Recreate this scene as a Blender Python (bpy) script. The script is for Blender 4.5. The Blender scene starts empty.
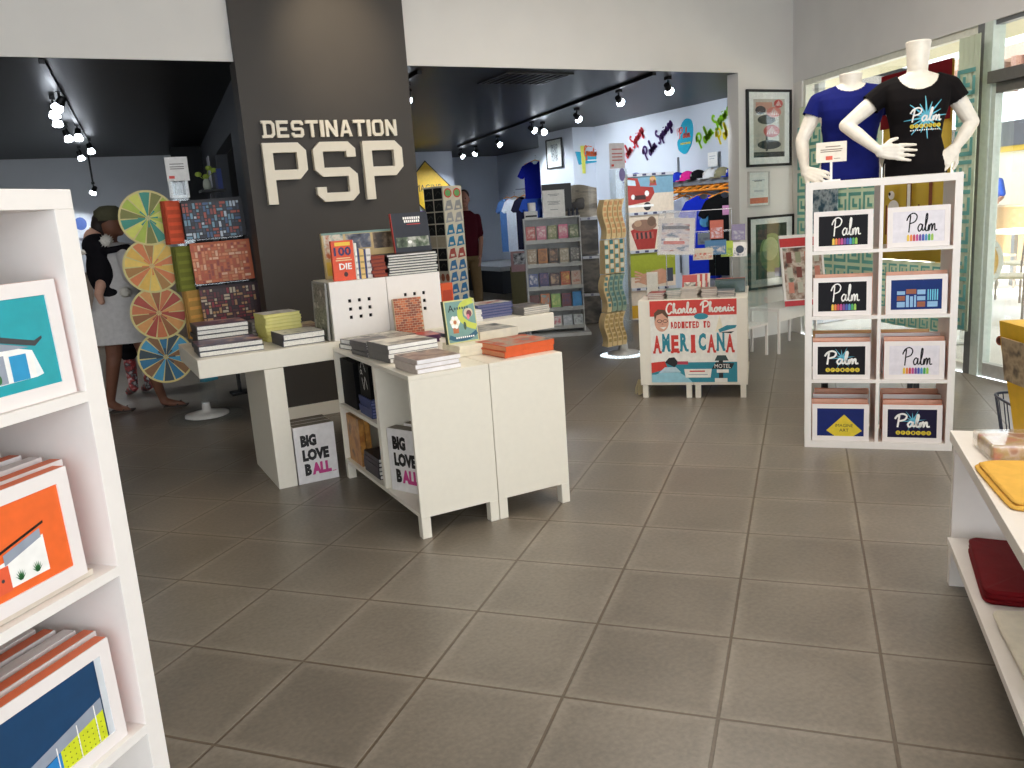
import bpy, bmesh, math, random
from mathutils import Vector, Matrix, Euler
C = bpy.context.collection
SC = bpy.context.scene
R = math.radians

# ---------------------------------------------------------------- camera
FPX, PITCH, ROLL, YAW, CAMH = 820.24, 0.205376, -0.0688329, 0.348039 - R(47.5), 1.44
def _axes():
    cp, sp, cr, sr = math.cos(PITCH), math.sin(PITCH), math.cos(ROLL), math.sin(ROLL)
    f = Vector((0, cp, -sp)); u = Vector((0, sp, cp)); r = Vector((1, 0, 0))
    Rz = Matrix.Rotation(YAW, 3, 'Z')
    return Rz @ (cr*r + sr*u), Rz @ (-sr*r + cr*u), Rz @ f
AR, AU, AF = _axes()
cam_d = bpy.data.cameras.new('camera'); cam = bpy.data.objects.new('camera', cam_d); C.objects.link(cam)
cam_d.sensor_width = 36; cam_d.lens = FPX*36/1024; cam_d.clip_end = 200
m3 = Matrix((AR, AU, -AF)).transposed()
cam.matrix_world = Matrix.Translation((0, 0, CAMH)) @ m3.to_4x4()
SC.camera = cam
EYE = Vector((0, 0, CAMH))
def ray(x, y): return AF + (x-512)/FPX*AR - (y-384)/FPX*AU
def at(x, y, z=0.0):
    d = ray(x, y); return EYE + d*((z-CAMH)/d.z)
def atY(x, y, Y):
    d = ray(x, y); return EYE + d*(Y/d.y)
def atX(x, y, X):
    d = ray(x, y); return EYE + d*(X/d.x)

# ---------------------------------------------------------------- light and exposure
w = bpy.data.worlds.new('daylight'); SC.world = w; w.use_nodes = True
bg = w.node_tree.nodes['Background']; bg.inputs[0].default_value = (0.86, 0.93, 1.0, 1); bg.inputs[1].default_value = 3.4
vs = SC.view_settings
vs.view_transform = 'Standard'; vs.look = 'None'; vs.gamma = 1; vs.use_curve_mapping = False; vs.exposure = 0.15
def light(name, kind, loc, energy, color=(1, 1, 1), size=0.1, target=None, spot=60, blend=.6, size_y=None):
    l = bpy.data.lights.new(name, kind); l.energy = energy; l.color = color
    if kind == 'AREA':
        l.size = size
        if size_y: l.shape = 'RECTANGLE'; l.size_y = size_y
    elif kind == 'SUN': l.angle = R(.6)
    else: l.shadow_soft_size = size
    if kind == 'SPOT': l.spot_size = R(spot); l.spot_blend = blend
    o = bpy.data.objects.new(name, l); C.objects.link(o); o.location = loc
    if target is not None:
        o.rotation_euler = (Vector(target)-Vector(loc)).to_track_quat('-Z', 'Y').to_euler()
    return o
light('sun', 'SUN', (0, 0, 20), 14.0, (1, .95, .86), target=(5, 4, 0))
light('ceiling_lamp_main', 'AREA', (2.3, 1.6, 3.5), 66, (1, .89, .74), 2.4, (1.6, 1.6, 0), size_y=2.4)
light('ceiling_lamp_aisle', 'AREA', (3.6, 3.9, 3.5), 45, (1, .92, .82), 1.6, (3.6, 3.9, 0), size_y=1.6)
light('daylight_fill', 'AREA', (2.0, -3.6, 2.0), 20, (.95, .97, 1), 5.0, (1.6, 3, 1.0), size_y=2.6)  # unseen area fill added behind the camera, for presumed glass there
light('column_wallwasher', 'SPOT', (2.0, 5.0, 3.5), 75, (1, .80, .55), .06, (1.98, 6.2, 2.75), 44, 1.0)

# ---------------------------------------------------------------- materials
def lin(c):
    return tuple(((v/255)/12.92 if v/255 <= .04045 else ((v/255+.055)/1.055)**2.4) for v in c)
_mc = {}
def M(c, rough=.5, metal=0, kind='plain', scale=30, name=None, emis=0, spec=.5, amt=.06):
    key = (tuple(c), rough, metal, kind, scale, emis, spec, amt)
    if key in _mc: return _mc[key]
    m = bpy.data.materials.new(name or 'mat'); m.use_nodes = True; nt = m.node_tree; N = nt.nodes; L = nt.links
    b = N['Principled BSDF']; col = lin(c)
    b.inputs['Roughness'].default_value = rough; b.inputs['Metallic'].default_value = metal
    b.inputs['Specular IOR Level'].default_value = spec
    tc = N.new('ShaderNodeTexCoord'); no = N.new('ShaderNodeTexNoise'); no.inputs['Scale'].default_value = scale
    L.new(tc.outputs['Object'], no.inputs['Vector'])
    rp = N.new('ShaderNodeValToRGB'); a, z = rp.color_ramp.elements
    a.position, z.position = .3, .7
    a.color = tuple(v*(1-amt) for v in col)+(1,); z.color = tuple(min(1, v*(1+amt)) for v in col)+(1,)
    L.new(no.outputs[0], rp.inputs[0]); L.new(rp.outputs[0], b.inputs['Base Color'])
    if kind == 'cloth':
        b.inputs['Specular IOR Level'].default_value = .12
        bp = N.new('ShaderNodeBump'); bp.inputs['Strength'].default_value = .35; bp.inputs['Distance'].default_value = .01
        n2 = N.new('ShaderNodeTexNoise'); n2.inputs['Scale'].default_value = 9
        L.new(tc.outputs['Object'], n2.inputs['Vector']); L.new(n2.outputs[0], bp.inputs['Height']); L.new(bp.outputs[0], b.inputs['Normal'])
    if emis:
        b.inputs['Emission Color'].default_value = col+(1,); b.inputs['Emission Strength'].default_value = emis
    _mc[key] = m; return m
def PIC(cols, scale=20, rough=.35, seed=0, det=3, stretch=(1, 1, 1)):
    """a printed picture: patches of the given colours"""
    key = ('pic', tuple(cols), scale, rough, seed, det, stretch)
    if key in _mc: return _mc[key]
    m = bpy.data.materials.new('printed_picture'); m.use_nodes = True; nt = m.node_tree; N = nt.nodes; L = nt.links
    b = N['Principled BSDF']; b.inputs['Roughness'].default_value = rough
    tc = N.new('ShaderNodeTexCoord'); mp = N.new('ShaderNodeMapping'); no = N.new('ShaderNodeTexNoise')
    mp.inputs['Location'].default_value = (seed*1.7, seed*.9, seed*2.3); mp.inputs['Scale'].default_value = stretch
    no.inputs['Scale'].default_value = scale; no.inputs['Detail'].default_value = det
    L.new(tc.outputs['Object'], mp.inputs[0]); L.new(mp.outputs[0], no.inputs['Vector'])
    rp = N.new('ShaderNodeValToRGB'); e = rp.color_ramp.elements; n = len(cols)
    e[0].position = .33; e[0].color = lin(cols[0])+(1,); e[1].position = .67; e[1].color = lin(cols[-1])+(1,)
    for i in range(1, n-1):
        q = e.new(.33+.34*i/(n-1)); q.color = lin(cols[i])+(1,)
    L.new(no.outputs[0], rp.inputs[0]); L.new(rp.outputs[0], b.inputs['Base Color'])
    _mc[key] = m; return m
def CLEAR(name, tint=(1, 1, 1), gloss=.08, rough=.03, alpha=0.0, acol=(255, 255, 255)):
    m = bpy.data.materials.new(name); m.use_nodes = True; nt = m.node_tree; N = nt.nodes; L = nt.links
    N.remove(N['Principled BSDF']); o = N['Material Output']
    t = N.new('ShaderNodeBsdfTransparent'); t.inputs[0].default_value = tint+(1,)
    g = N.new('ShaderNodeBsdfGlossy'); g.inputs['Roughness'].default_value = rough; g.inputs[0].default_value = (1, 1, 1, 1)
    fr = N.new('ShaderNodeLayerWeight'); fr.inputs[0].default_value = .25
    mr = N.new('ShaderNodeMapRange'); mr.inputs[3].default_value = gloss; mr.inputs[4].default_value = min(1, gloss*5)
    L.new(fr.outputs['Fresnel'], mr.inputs[0])
    mx = N.new('ShaderNodeMixShader'); L.new(mr.outputs[0], mx.inputs[0]); L.new(t.outputs[0], mx.inputs[1]); L.new(g.outputs[0], mx.inputs[2])
    out = mx
    if alpha:
        d = N.new('ShaderNodeBsdfDiffuse'); d.inputs[0].default_value = lin(acol)+(1,)
        no = N.new('ShaderNodeTexNoise'); no.inputs['Scale'].default_value = 14
        ml = N.new('ShaderNodeMath'); ml.operation = 'MULTIPLY'; ml.inputs[1].default_value = alpha*2; L.new(no.outputs[0], ml.inputs[0])
        m2 = N.new('ShaderNodeMixShader'); L.new(ml.outputs[0], m2.inputs[0]); L.new(mx.outputs[0], m2.inputs[1]); L.new(d.outputs[0], m2.inputs[2]); out = m2
    L.new(out.outputs[0], o.inputs[0]); return m

WHITE = M((236, 229, 213), .35, name='white_laminate', amt=.012)
WHITE2 = M((240, 234, 228), .4, name='white_laminate_cool', amt=.012)
WALLW = M((222, 218, 212), .75, scale=3, name='white_wall_paint', amt=.02)
WALLG = M((216, 214, 212), .75, scale=3, name='grey_wall_paint', amt=.03)
WALLB = M((206, 212, 222), .7, scale=3, name='cool_white_wall_paint', amt=.02)
DARKW = M((60, 55, 50), .6, scale=4, name='charcoal_wall_paint', amt=.04)
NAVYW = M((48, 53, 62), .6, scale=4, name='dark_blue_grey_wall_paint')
BLACK = M((18, 18, 19), .45, name='black')
METALB = M((22, 22, 24), .4, .3, name='black_metal')
CHROME = M((190, 190, 195), .25, 1, name='chrome')
STEEL = M((140, 142, 145), .35, .9, name='aluminium')
PAGE = M((232, 228, 218), .8, scale=200, name='paper_pages', amt=.12)
PAPER = M((245, 243, 238), .7, name='white_paper')
SKIN = M((150, 100, 76), .55, name='skin')
MANN = M((240, 232, 218), .3, name='white_mannequin_gloss')
ACRYL = CLEAR('clear_acrylic', (.97, .985, .985), .03)
PLAST = CLEAR('clear_plastic_wrap', (.97, .97, .97), .14, .12, .07)
GLASS = CLEAR('window_glass', (.97, .99, .985), .05)

# ---------------------------------------------------------------- mesh builder
_fc = {}
def text2d(s, bold=0):
    if (s, bold) in _fc: return _fc[s, bold]
    cu = bpy.data.curves.new('t', 'FONT'); cu.body = s; cu.resolution_u = 2; cu.offset = bold
    ob = bpy.data.objects.new('t', cu); me = ob.to_mesh()
    vs_ = [(v.co.x, v.co.y) for v in me.vertices]; fs = [tuple(p.vertices) for p in me.polygons]
    ob.to_mesh_clear(); bpy.data.objects.remove(ob); bpy.data.curves.remove(cu)
    xs = [v[0] for v in vs_] or [0, 1]; ys = [v[1] for v in vs_] or [0, 1]
    x0, x1, y0, y1 = min(xs), max(xs), min(ys), max(ys)
    vs_ = [((a-x0)/max(1e-6, x1-x0), (b-y0)/max(1e-6, y1-y0)) for a, b in vs_]
    _fc[s, bold] = (vs_, fs, (x1-x0)/max(1e-6, y1-y0)); return _fc[s, bold]
def smooth_line(p, n=5):
    out = []
    for i in range(len(p)-1):
        a = p[max(i-1, 0)]; b = p[i]; c = p[i+1]; d = p[min(i+2, len(p)-1)]
        for k in range(n):
            t = k/n
            out.append(tuple(.5*((2*b[j])+(-a[j]+c[j])*t+(2*a[j]-5*b[j]+4*c[j]-d[j])*t*t+(-a[j]+3*b[j]-3*c[j]+d[j])*t**3) for j in range(len(b))))
    out.append(tuple(p[-1])); return out
class MB:
    def __init__(s): s.v = []; s.f = []; s.m = []; s.mats = []; s.T = Matrix(); s.sm = []; s.lv = .0007; s.base = 0
    def mi(s, m):
        if m not in s.mats: s.mats.append(m)
        return s.mats.index(m)
    def add(s, vs_, fs, mat, smooth=False):
        o = len(s.v); s.v += [s.T @ Vector(v) for v in vs_]; k = s.mi(mat)
        for f in fs: s.f.append([o+i for i in f]); s.m.append(k); s.sm.append(smooth)
    def box(s, x0, x1, y0, y1, z0, z1, mat):
        v = [(x, y, z) for z in (z0, z1) for y in (y0, y1) for x in (x0, x1)]
        s.add(v, [(0, 2, 3, 1), (4, 5, 7, 6), (0, 1, 5, 4), (2, 6, 7, 3), (0, 4, 6, 2), (1, 3, 7, 5)], mat); return s
    def prism(s, pts, y0, y1, mat, mat2=None):      # pts (x,z), counter-clockwise seen from -y
        n = len(pts); v = [(p[0], y0, p[1]) for p in pts]+[(p[0], y1, p[1]) for p in pts]
        s.add(v, [tuple(range(n)), tuple(range(2*n-1, n-1, -1))], mat)
        s.add(v, [(i, i+n, (i+1) % n+n, (i+1) % n) for i in range(n)], mat2 or mat); return s
    def cone(s, p0, p1, r0, r1, mat, n=12, cap=True, smooth=True):
        p0, p1 = Vector(p0), Vector(p1); d = (p1-p0)
        q = d.to_track_quat('Z', 'Y') if d.length > 1e-9 else Euler((0, 0, 0)).to_quaternion()
        v = []
        for p, r_ in ((p0, r0), (p1, r1)):
            for i in range(n):
                a = 2*math.pi*i/n; v.append(p+q @ Vector((math.cos(a)*r_, math.sin(a)*r_, 0)))
        s.add(v, [(i, (i+1) % n, (i+1) % n+n, i+n) for i in range(n)], mat, smooth)
        if cap: s.add(v, [tuple(range(n-1, -1, -1)), tuple(range(n, 2*n))], mat)
        return s
    def tube(s, pts, r, mat, n=6):
        pts = [Vector(p) for p in pts]; rings = []
        for i, p in enumerate(pts):
            d = (pts[min(i+1, len(pts)-1)]-pts[max(i-1, 0)]); q = d.to_track_quat('Z', 'Y')
            rr = r[i] if isinstance(r, (list, tuple)) else r
            rings.append([p+q @ Vector((math.cos(2*math.pi*k/n)*rr, math.sin(2*math.pi*k/n)*rr, 0)) for k in range(n)])
        s.rings(rings, mat); return s
    def rings(s, rings, mat, smooth=True):
        n = len(rings[0]); v = [p for r_ in rings for p in r_]; f = []
        for j in range(len(rings)-1):
            for i in range(n): f.append((j*n+i, j*n+(i+1) % n, (j+1)*n+(i+1) % n, (j+1)*n+i))
        s.add(v, f, mat, smooth)
        s.add(v, [tuple(range(n-1, -1, -1)), tuple(range((len(rings)-1)*n, len(rings)*n))], mat, smooth)
    def ell(s, c, r, mat, n=16, k=10, q=None):
        rings = []
        for j in range(1, k):
            a = math.pi*j/k-math.pi/2; ring = []
            for i in range(n):
                t = 2*math.pi*i/n; p = Vector((math.cos(t)*math.cos(a)*r[0], math.sin(t)*math.cos(a)*r[1], math.sin(a)*r[2]))
                if q: p = q @ p
                ring.append(Vector(c)+p)
            rings.append(ring)
        s.rings(rings, mat); return s
    def lathe(s, prof, mat, c=(0, 0), n=24):        # prof (r,z) bottom to top
        s.rings([[Vector((c[0]+math.cos(2*math.pi*i/n)*r_, c[1]+math.sin(2*math.pi*i/n)*r_, z)) for i in range(n)] for r_, z in prof], mat); return s
    # flat drawing on the local plane y=0, looking along +y; lvl stacks layers towards the viewer
    def poly(s, pts, mat, lvl=1):
        a = sum(pts[i][0]*pts[(i+1) % len(pts)][1]-pts[(i+1) % len(pts)][0]*pts[i][1] for i in range(len(pts)))
        if a < 0: pts = pts[::-1]
        s.add([(p[0], s.base-lvl*s.lv, p[1]) for p in pts], [tuple(range(len(pts)))], mat); return s
    def rect(s, x0, z0, x1, z1, mat, lvl=1): return s.poly([(x0, z0), (x1, z0), (x1, z1), (x0, z1)], mat, lvl)
    def disc(s, cx, cz, rx, rz, mat, lvl=1, n=20):
        return s.poly([(cx+rx*math.cos(2*math.pi*i/n), cz+rz*math.sin(2*math.pi*i/n)) for i in range(n)], mat, lvl)
    def stroke(s, pts, w_, mat, lvl=1, sm=True, xf=None):
        if sm and len(pts) > 2: pts = smooth_line(pts, 4)
        if xf: pts = [xf(p) for p in pts]
        L_, R_ = [], []
        for i, p in enumerate(pts):
            a = pts[max(i-1, 0)]; b = pts[min(i+1, len(pts)-1)]
            dx, dz = b[0]-a[0], b[1]-a[1]; l = math.hypot(dx, dz) or 1
            L_.append((p[0]-dz/l*w_/2, p[1]+dx/l*w_/2)); R_.append((p[0]+dz/l*w_/2, p[1]-dx/l*w_/2))
        for i in range(len(pts)-1): s.poly([R_[i], R_[i+1], L_[i+1], L_[i]], mat, lvl)
        return s
    def text(s, t, x0, z0, x1, z1, mat, lvl=1, ang=0, shear=0, bold=0):
        vs_, fs, _ = text2d(t, bold); ca, sa = math.cos(ang), math.sin(ang)
        pts = []
        for a, b in vs_:
            x = a*(x1-x0)+shear*b*(z1-z0); z = b*(z1-z0)
            pts.append((x0+x*ca-z*sa, s.base-lvl*s.lv, z0+x*sa+z*ca))
        s.add(pts, fs, mat); return s
    def build(s, name, parent=None, bevel=0, loc=None, rot=None, label=None, cat=None, group=None, kind=None, smooth_all=False, solid=0, sub=0):
        me = bpy.data.meshes.new(name); me.from_pydata([tuple(v) for v in s.v], [], s.f)
        for m in s.mats: me.materials.append(m)
        for p, k, q in zip(me.polygons, s.m, s.sm): p.material_index = k; p.use_smooth = q or smooth_all
        me.update(); o = bpy.data.objects.new(name, me); C.objects.link(o)
        if parent: o.parent = parent
        if loc is not None: o.location = loc
        if rot is not None: o.rotation_euler = (0, 0, rot) if isinstance(rot, (int, float)) else rot
        if solid: md = o.modifiers.new('solid', 'SOLIDIFY'); md.thickness = solid; md.offset = 0
        if bevel: md = o.modifiers.new('bevel', 'BEVEL'); md.width = bevel; md.segments = 2; md.limit_method = 'ANGLE'
        if sub: md = o.modifiers.new('sub', 'SUBSURF'); md.levels = sub; md.render_levels = sub
        tag(o, label, cat, group, kind); return o
def tag(o, label=None, cat=None, group=None, kind=None):
    if label: o['label'] = label
    if cat: o['category'] = cat
    if group: o['group'] = group
    if kind: o['kind'] = kind
    return o
def empty(name, loc, rot=0, label=None, cat=None, group=None):
    o = bpy.data.objects.new(name, None); C.objects.link(o); o.location = loc
    o.rotation_euler = (0, 0, rot) if isinstance(rot, (int, float)) else rot
    o.empty_display_size = .05; return tag(o, label, cat, group)
def B(x0, x1, y0, y1, z0, z1, mat): return MB().box(x0, x1, y0, y1, z0, z1, mat)
def struct(name, mb, bevel=0): return mb.build(name, kind='structure', bevel=bevel)
ORD = ['bottom', 'second from bottom', 'third from bottom', 'fourth from bottom', 'fifth from bottom', 'sixth from bottom', 'seventh from bottom', 'eighth from bottom', 'ninth from bottom', 'tenth from bottom']

# handwritten letters: strokes in a box whose x-height is 1
GL = {
 'P': (2.0, [[(.15, 1.7), (.5, 2.1), (.75, 2.2), (.65, 1.2), (.5, -.1)], [(.1, 1.5), (.5, 2.2), (1.3, 2.5), (1.9, 2.1), (1.6, 1.4), (.7, 1.1)]]),
 'C': (1.7, [[(1.5, 1.9), (1.3, 2.3), (.7, 2.1), (.25, 1.1), (.4, .2), (.9, -.05), (1.5, .5)]]),
 'S': (1.4, [[(1.3, 1.9), (1.0, 2.3), (.5, 2.0), (.6, 1.4), (1.0, .9), (.8, .1), (.3, -.1), (.05, .3)]]),
 'G': (1.7, [[(1.5, 1.9), (1.2, 2.3), (.6, 2.0), (.25, 1.1), (.5, .1), (1.1, .1), (1.4, .9), (1.0, .9), (1.45, .9), (1.3, -.6), (.6, -.8)]]),
 'a': (1.15, [[(.85, .8), (.5, 1.0), (.1, .5), (.3, 0), (.7, .3), (.9, .95), (.85, .2), (1.15, .1)]]),
 'l': (.7, [[(0, .1), (.45, 1.2), (.6, 2.2), (.4, 2.3), (.25, 1.2), (.3, .1), (.7, .1)]]),
 'm': (1.6, [[(0, .1), (.15, .9), (.15, 0), (.4, .8), (.65, .9), (.65, 0), (.9, .8), (1.15, .9), (1.2, .1), (1.6, .15)]]),
 'n': (1.1, [[(0, .1), (.15, .9), (.15, 0), (.4, .8), (.65, .9), (.7, .1), (1.1, .15)]]),
 'h': (1.1, [[(0, .1), (.4, 1.6), (.45, 2.2), (.2, 2.0), (.15, 0), (.4, .8), (.65, .9), (.7, .1), (1.1, .15)]]),
 'r': (.8, [[(0, .1), (.2, 1.0), (.5, .85), (.45, .2), (.8, .1)]]),
 'e': (.9, [[(0, .2), (.5, .6), (.5, .95), (.2, .8), (.15, .2), (.5, 0), (.9, .2)]]),
 's': (.8, [[(0, .1), (.4, 1.0), (.6, .4), (.4, 0), (.1, .1), (.8, .15)]]),
 'o': (1.0, [[(.5, .95), (.15, .6), (.25, .05), (.65, .1), (.75, .7), (.5, .95), (1.0, .8)]]),
 'i': (.55, [[(0, .1), (.25, .9), (.25, .1), (.55, .1)], [(.35, 1.3), (.42, 1.45)]]),
 'x': (1.0, [[(.1, .9), (.5, .3), (.95, 0)], [(.9, .95), (.1, 0)]]),
 'p': (1.0, [[(0, .1), (.3, 1.0), (.15, -.9)], [(.25, .8), (.6, .95), (.75, .5), (.5, 0), (.25, .1), (1.0, .1)]]),
 'g': (1.0, [[(.75, .8), (.4, 1.0), (.1, .5), (.35, .1), (.75, .9), (.6, -.8), (.2, -.7), (1.0, .2)]]),
 't': (.8, [[(0, .1), (.4, 1.8), (.3, .1), (.8, .1)], [(.05, 1.2), (.75, 1.3)]]),
 ' ': (.8, [])}
def script(mb, t, x0, z0, x1, h, mat, w_=.2, lvl=2, ang=0):
    tot = sum(GL[c][0] for c in t); k = (x1-x0)/tot; hz = h/2.3; cx = 0; ca, sa = math.cos(ang), math.sin(ang)
    for c in t:
        adv, st = GL[c]
        for s_ in st:
            def xf(p, cx=cx):
                x = (cx+p[0])*k; z = p[1]*hz; return (x0+x*ca-z*sa, z0+x*sa+z*ca)
            mb.stroke(s_, w_*min(k, hz), mat, lvl, xf=xf)
        cx += adv
# ================================================================ the room
def floor_mat():
    m = bpy.data.materials.new('stone_floor_tiles'); m.use_nodes = True; nt = m.node_tree; N = nt.nodes; L = nt.links; b = N['Principled BSDF']
    tc = N.new('ShaderNodeTexCoord'); mp = N.new('ShaderNodeMapping'); mp.vector_type = 'TEXTURE'
    mp.inputs['Location'].default_value = (2.066, 1.573, 0); mp.inputs['Rotation'].default_value = (0, 0, R(-47.5))
    L.new(tc.outputs['Object'], mp.inputs[0])
    br = N.new('ShaderNodeTexBrick'); br.offset = 0; br.squash = 1
    br.inputs['Color1'].default_value = lin((118, 109, 97))+(1,); br.inputs['Color2'].default_value = lin((128, 119, 107))+(1,)
    br.inputs['Mortar'].default_value = lin((98, 84, 68))+(1,)
    for k, v in (('Scale', 1), ('Mortar Size', .006), ('Mortar Smooth', .3), ('Brick Width', .4575), ('Row Height', .4575), ('Bias', 0)): br.inputs[k].default_value = v
    L.new(mp.outputs[0], br.inputs['Vector'])
    no = N.new('ShaderNodeTexNoise'); no.inputs['Scale'].default_value = 3.2; no.inputs['Detail'].default_value = 6; L.new(tc.outputs['Object'], no.inputs['Vector'])
    n2 = N.new('ShaderNodeTexNoise'); n2.inputs['Scale'].default_value = 60; n2.inputs['Detail'].default_value = 3; L.new(tc.outputs['Object'], n2.inputs['Vector'])
    ad = N.new('ShaderNodeMath'); ad.operation = 'ADD'; L.new(no.outputs[0], ad.inputs[0]); L.new(n2.outputs[0], ad.inputs[1])
    mr = N.new('ShaderNodeMapRange'); mr.inputs[1].default_value = .7; mr.inputs[2].default_value = 1.3; mr.inputs[3].default_value = .74; mr.inputs[4].default_value = 1.12
    L.new(ad.outputs[0], mr.inputs[0])
    mx = N.new('ShaderNodeMix'); mx.data_type = 'RGBA'; mx.blend_type = 'MULTIPLY'; mx.inputs[0].default_value = 1
    b3 = N.new('ShaderNodeTexBrick'); b3.offset = 0; b3.squash = 1
    for k, v in (('Scale', 1), ('Mortar Size', .05), ('Mortar Smooth', 1.0), ('Brick Width', .4575), ('Row Height', .4575)): b3.inputs[k].default_value = v
    L.new(mp.outputs[0], b3.inputs['Vector'])
    n4 = N.new('ShaderNodeTexNoise'); n4.inputs['Scale'].default_value = 2.3; n4.inputs['Detail'].default_value = 4; L.new(tc.outputs['Object'], n4.inputs['Vector'])
    m4 = N.new('ShaderNodeMath'); m4.operation = 'MULTIPLY'; L.new(b3.outputs['Fac'], m4.inputs[0]); L.new(n4.outputs[0], m4.inputs[1])
    m5 = N.new('ShaderNodeMath'); m5.operation = 'MULTIPLY'; m5.inputs[1].default_value = .75; L.new(m4.outputs[0], m5.inputs[0])
    # worn, paler rims of the tiles (not in the joints)
    inv = N.new('ShaderNodeMath'); inv.operation = 'SUBTRACT'; inv.inputs[0].default_value = 1; L.new(br.outputs['Fac'], inv.inputs[1])
    m6 = N.new('ShaderNodeMath'); m6.operation = 'MULTIPLY'; L.new(m5.outputs[0], m6.inputs[0]); L.new(inv.outputs[0], m6.inputs[1])
    rim = N.new('ShaderNodeMix'); rim.data_type = 'RGBA'; L.new(m6.outputs[0], rim.inputs[0]); L.new(br.outputs['Color'], rim.inputs[6]); rim.inputs[7].default_value = lin((160, 150, 136))+(1,)
    L.new(rim.outputs[2], mx.inputs[6]); L.new(mr.outputs[0], mx.inputs[7]); L.new(mx.outputs[2], b.inputs['Base Color'])
    bp = N.new('ShaderNodeBump'); bp.invert = True; bp.inputs['Strength'].default_value = .5; bp.inputs['Distance'].default_value = .004
    L.new(br.outputs['Fac'], bp.inputs['Height'])
    b2 = N.new('ShaderNodeBump'); b2.inputs['Strength'].default_value = .12; b2.inputs['Distance'].default_value = .004; L.new(n2.outputs[0], b2.inputs['Height']); L.new(bp.outputs[0], b2.inputs['Normal'])
    L.new(b2.outputs[0], b.inputs['Normal']); 
    rr = N.new('ShaderNodeMapRange'); rr.inputs[3].default_value = .285; rr.inputs[4].default_value = .42; b.inputs['Specular IOR Level'].default_value = .65; L.new(no.outputs[0], rr.inputs[0]); L.new(rr.outputs[0], b.inputs['Roughness'])
    return m
# corners: wall_back plane y=6.27, window wall from the corner (6.69,6.27) towards (5.90,3.72)
WC = Vector((6.69, 6.27)); WD = Vector((-.2957, -.9553)); WN = Vector((.9553, -.2957))   # WN points outdoors
def WP(s, d=0): return WC+WD*s+WN*d
f = MB()
f.add([(-6, -4, 0), (WP(10.7).x, WP(10.7).y, 0), (WC.x, 6.27, 0), (WC.x, 6.42, 0), (7.2, 6.42, 0), (9, 6.42, 0), (9, 16.2, 0), (-6, 16.2, 0)], [tuple(range(8))], floor_mat())
struct('floor', f)
# header above the two openings, pier with the framed pictures, and the charcoal column with the letters
h = MB(); h.box(-6, 1.26, 6.27, 6.42, 2.705, 3.62, WALLW); h.box(2.5, 6.69, 6.27, 6.42, 2.705, 3.62, WALLW); h.box(-6, 1.26, 6.27, 6.285, 2.61, 2.705, WALLW); h.box(2.5, 6.69, 6.27, 6.285, 2.61, 2.705, WALLW); h.box(5.955, 6.69, 6.27, 6.42, 0, 2.61, WALLW)
struct('wall_back', h)
struct('wall_column', B(1.243, 2.53, 6.22, 6.42, 0, 3.62, DARKW))
struct('trim_1', B(1.24, 2.535, 6.205, 6.22, 0, .1, WHITE))
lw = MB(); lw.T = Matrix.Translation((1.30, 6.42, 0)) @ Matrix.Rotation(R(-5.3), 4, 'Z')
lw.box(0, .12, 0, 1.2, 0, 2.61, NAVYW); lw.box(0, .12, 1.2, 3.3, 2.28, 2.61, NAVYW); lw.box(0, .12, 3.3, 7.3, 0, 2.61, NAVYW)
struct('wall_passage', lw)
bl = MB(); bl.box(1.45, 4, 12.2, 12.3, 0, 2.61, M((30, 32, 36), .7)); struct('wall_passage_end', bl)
struct('ceiling_back', B(-6, 9, 6.286, 16.2, 2.611, 2.7, M((11, 11, 13), .4, scale=2, name='black_ceiling_paint', amt=.25, spec=.22)))
c2 = MB(); c2.box(-6, 9.5, -4, 6.42, 3.6, 3.7, WALLW); struct('ceiling', c2)
struct('wall_far_left', B(-6, 1.95, 13.4, 13.5, 0, 2.61, M((206, 210, 216), .7, scale=2, amt=.03)))
struct('wall_left', B(-6.1, -6, -4, 16.2, 0, 3.7, WALLW))
struct('wall_sign', B(2.6, 6.37, 14.1, 14.2, 0, 2.61, WALLB))
al = MB(); al.box(6.37, 6.45, 14.1, 15.65, 0, 2.61, WALLB); al.box(6.4, 8.25, 15.6, 15.7, 0, 2.61, WALLB); al.box(8.15, 8.25, 11.6, 15.6, 0, 2.61, WALLB)
struct('wall_alcove', al)
struct('wall_pillar', B(6.83, 8.2, 10.62, 11.62, 0, 2.61, WALLB))
struct('wall_right', B(7.22, 7.32, 6.42, 10.62, 0, 2.61, WALLB))
# floor slab edge under the far counter: dark low platform in the left room
struct('trim_2', B(-5, 1.2, 13.28, 13.4, 0, 1.0, M((150, 132, 112), .7)))

# window wall
ww = MB()
def wbox(mb, s0, s1, d0, d1, z0, z1, mat):
    T = mb.T; ang_ = math.atan2(WD.y, WD.x); mb.T = Matrix.Translation((WC.x, WC.y, 0)) @ Matrix.Rotation(ang_, 4, 'Z')
    # local x along the wall, local -y indoors ... outdoors is +y after the rotation below
    mb.box(s0, s1, d0, d1, z0, z1, mat); mb.T = T
# local +y of that frame = rotate(WD,90) = (-WD.y, WD.x) = (.955,-.296) = outdoors
wbox(ww, -.1, 10.5, 0, .14, 2.52, 3.62, WALLG)
wbox(ww, 0, .16, 0, .14, 0, 2.52, WALLW)
wbox(ww, 5.2, 10.5, 0, .14, 0, 2.52, WALLG)
struct('wall_right_front', ww)
FRL = M((226, 226, 214), .4); wf = MB()
wbox(wf, .16, 2.50, .02, .09, 2.47, 2.52, FRL); wbox(wf, .16, 2.50, .02, .09, 0, .07, FRL); wbox(wf, .16, .2, .02, .09, .07, 2.47, FRL)
wfo = struct('window_1', wf); g = MB(); wbox(g, .2, 2.50, .05, .058, .07, 2.47, GLASS); g.build('glass_pane', wfo)
mu = MB(); wbox(mu, 2.515, 2.58, -.0, .13, 0, 2.52, M((116, 118, 118), .4, .2)); struct('trim_3', mu)
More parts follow.
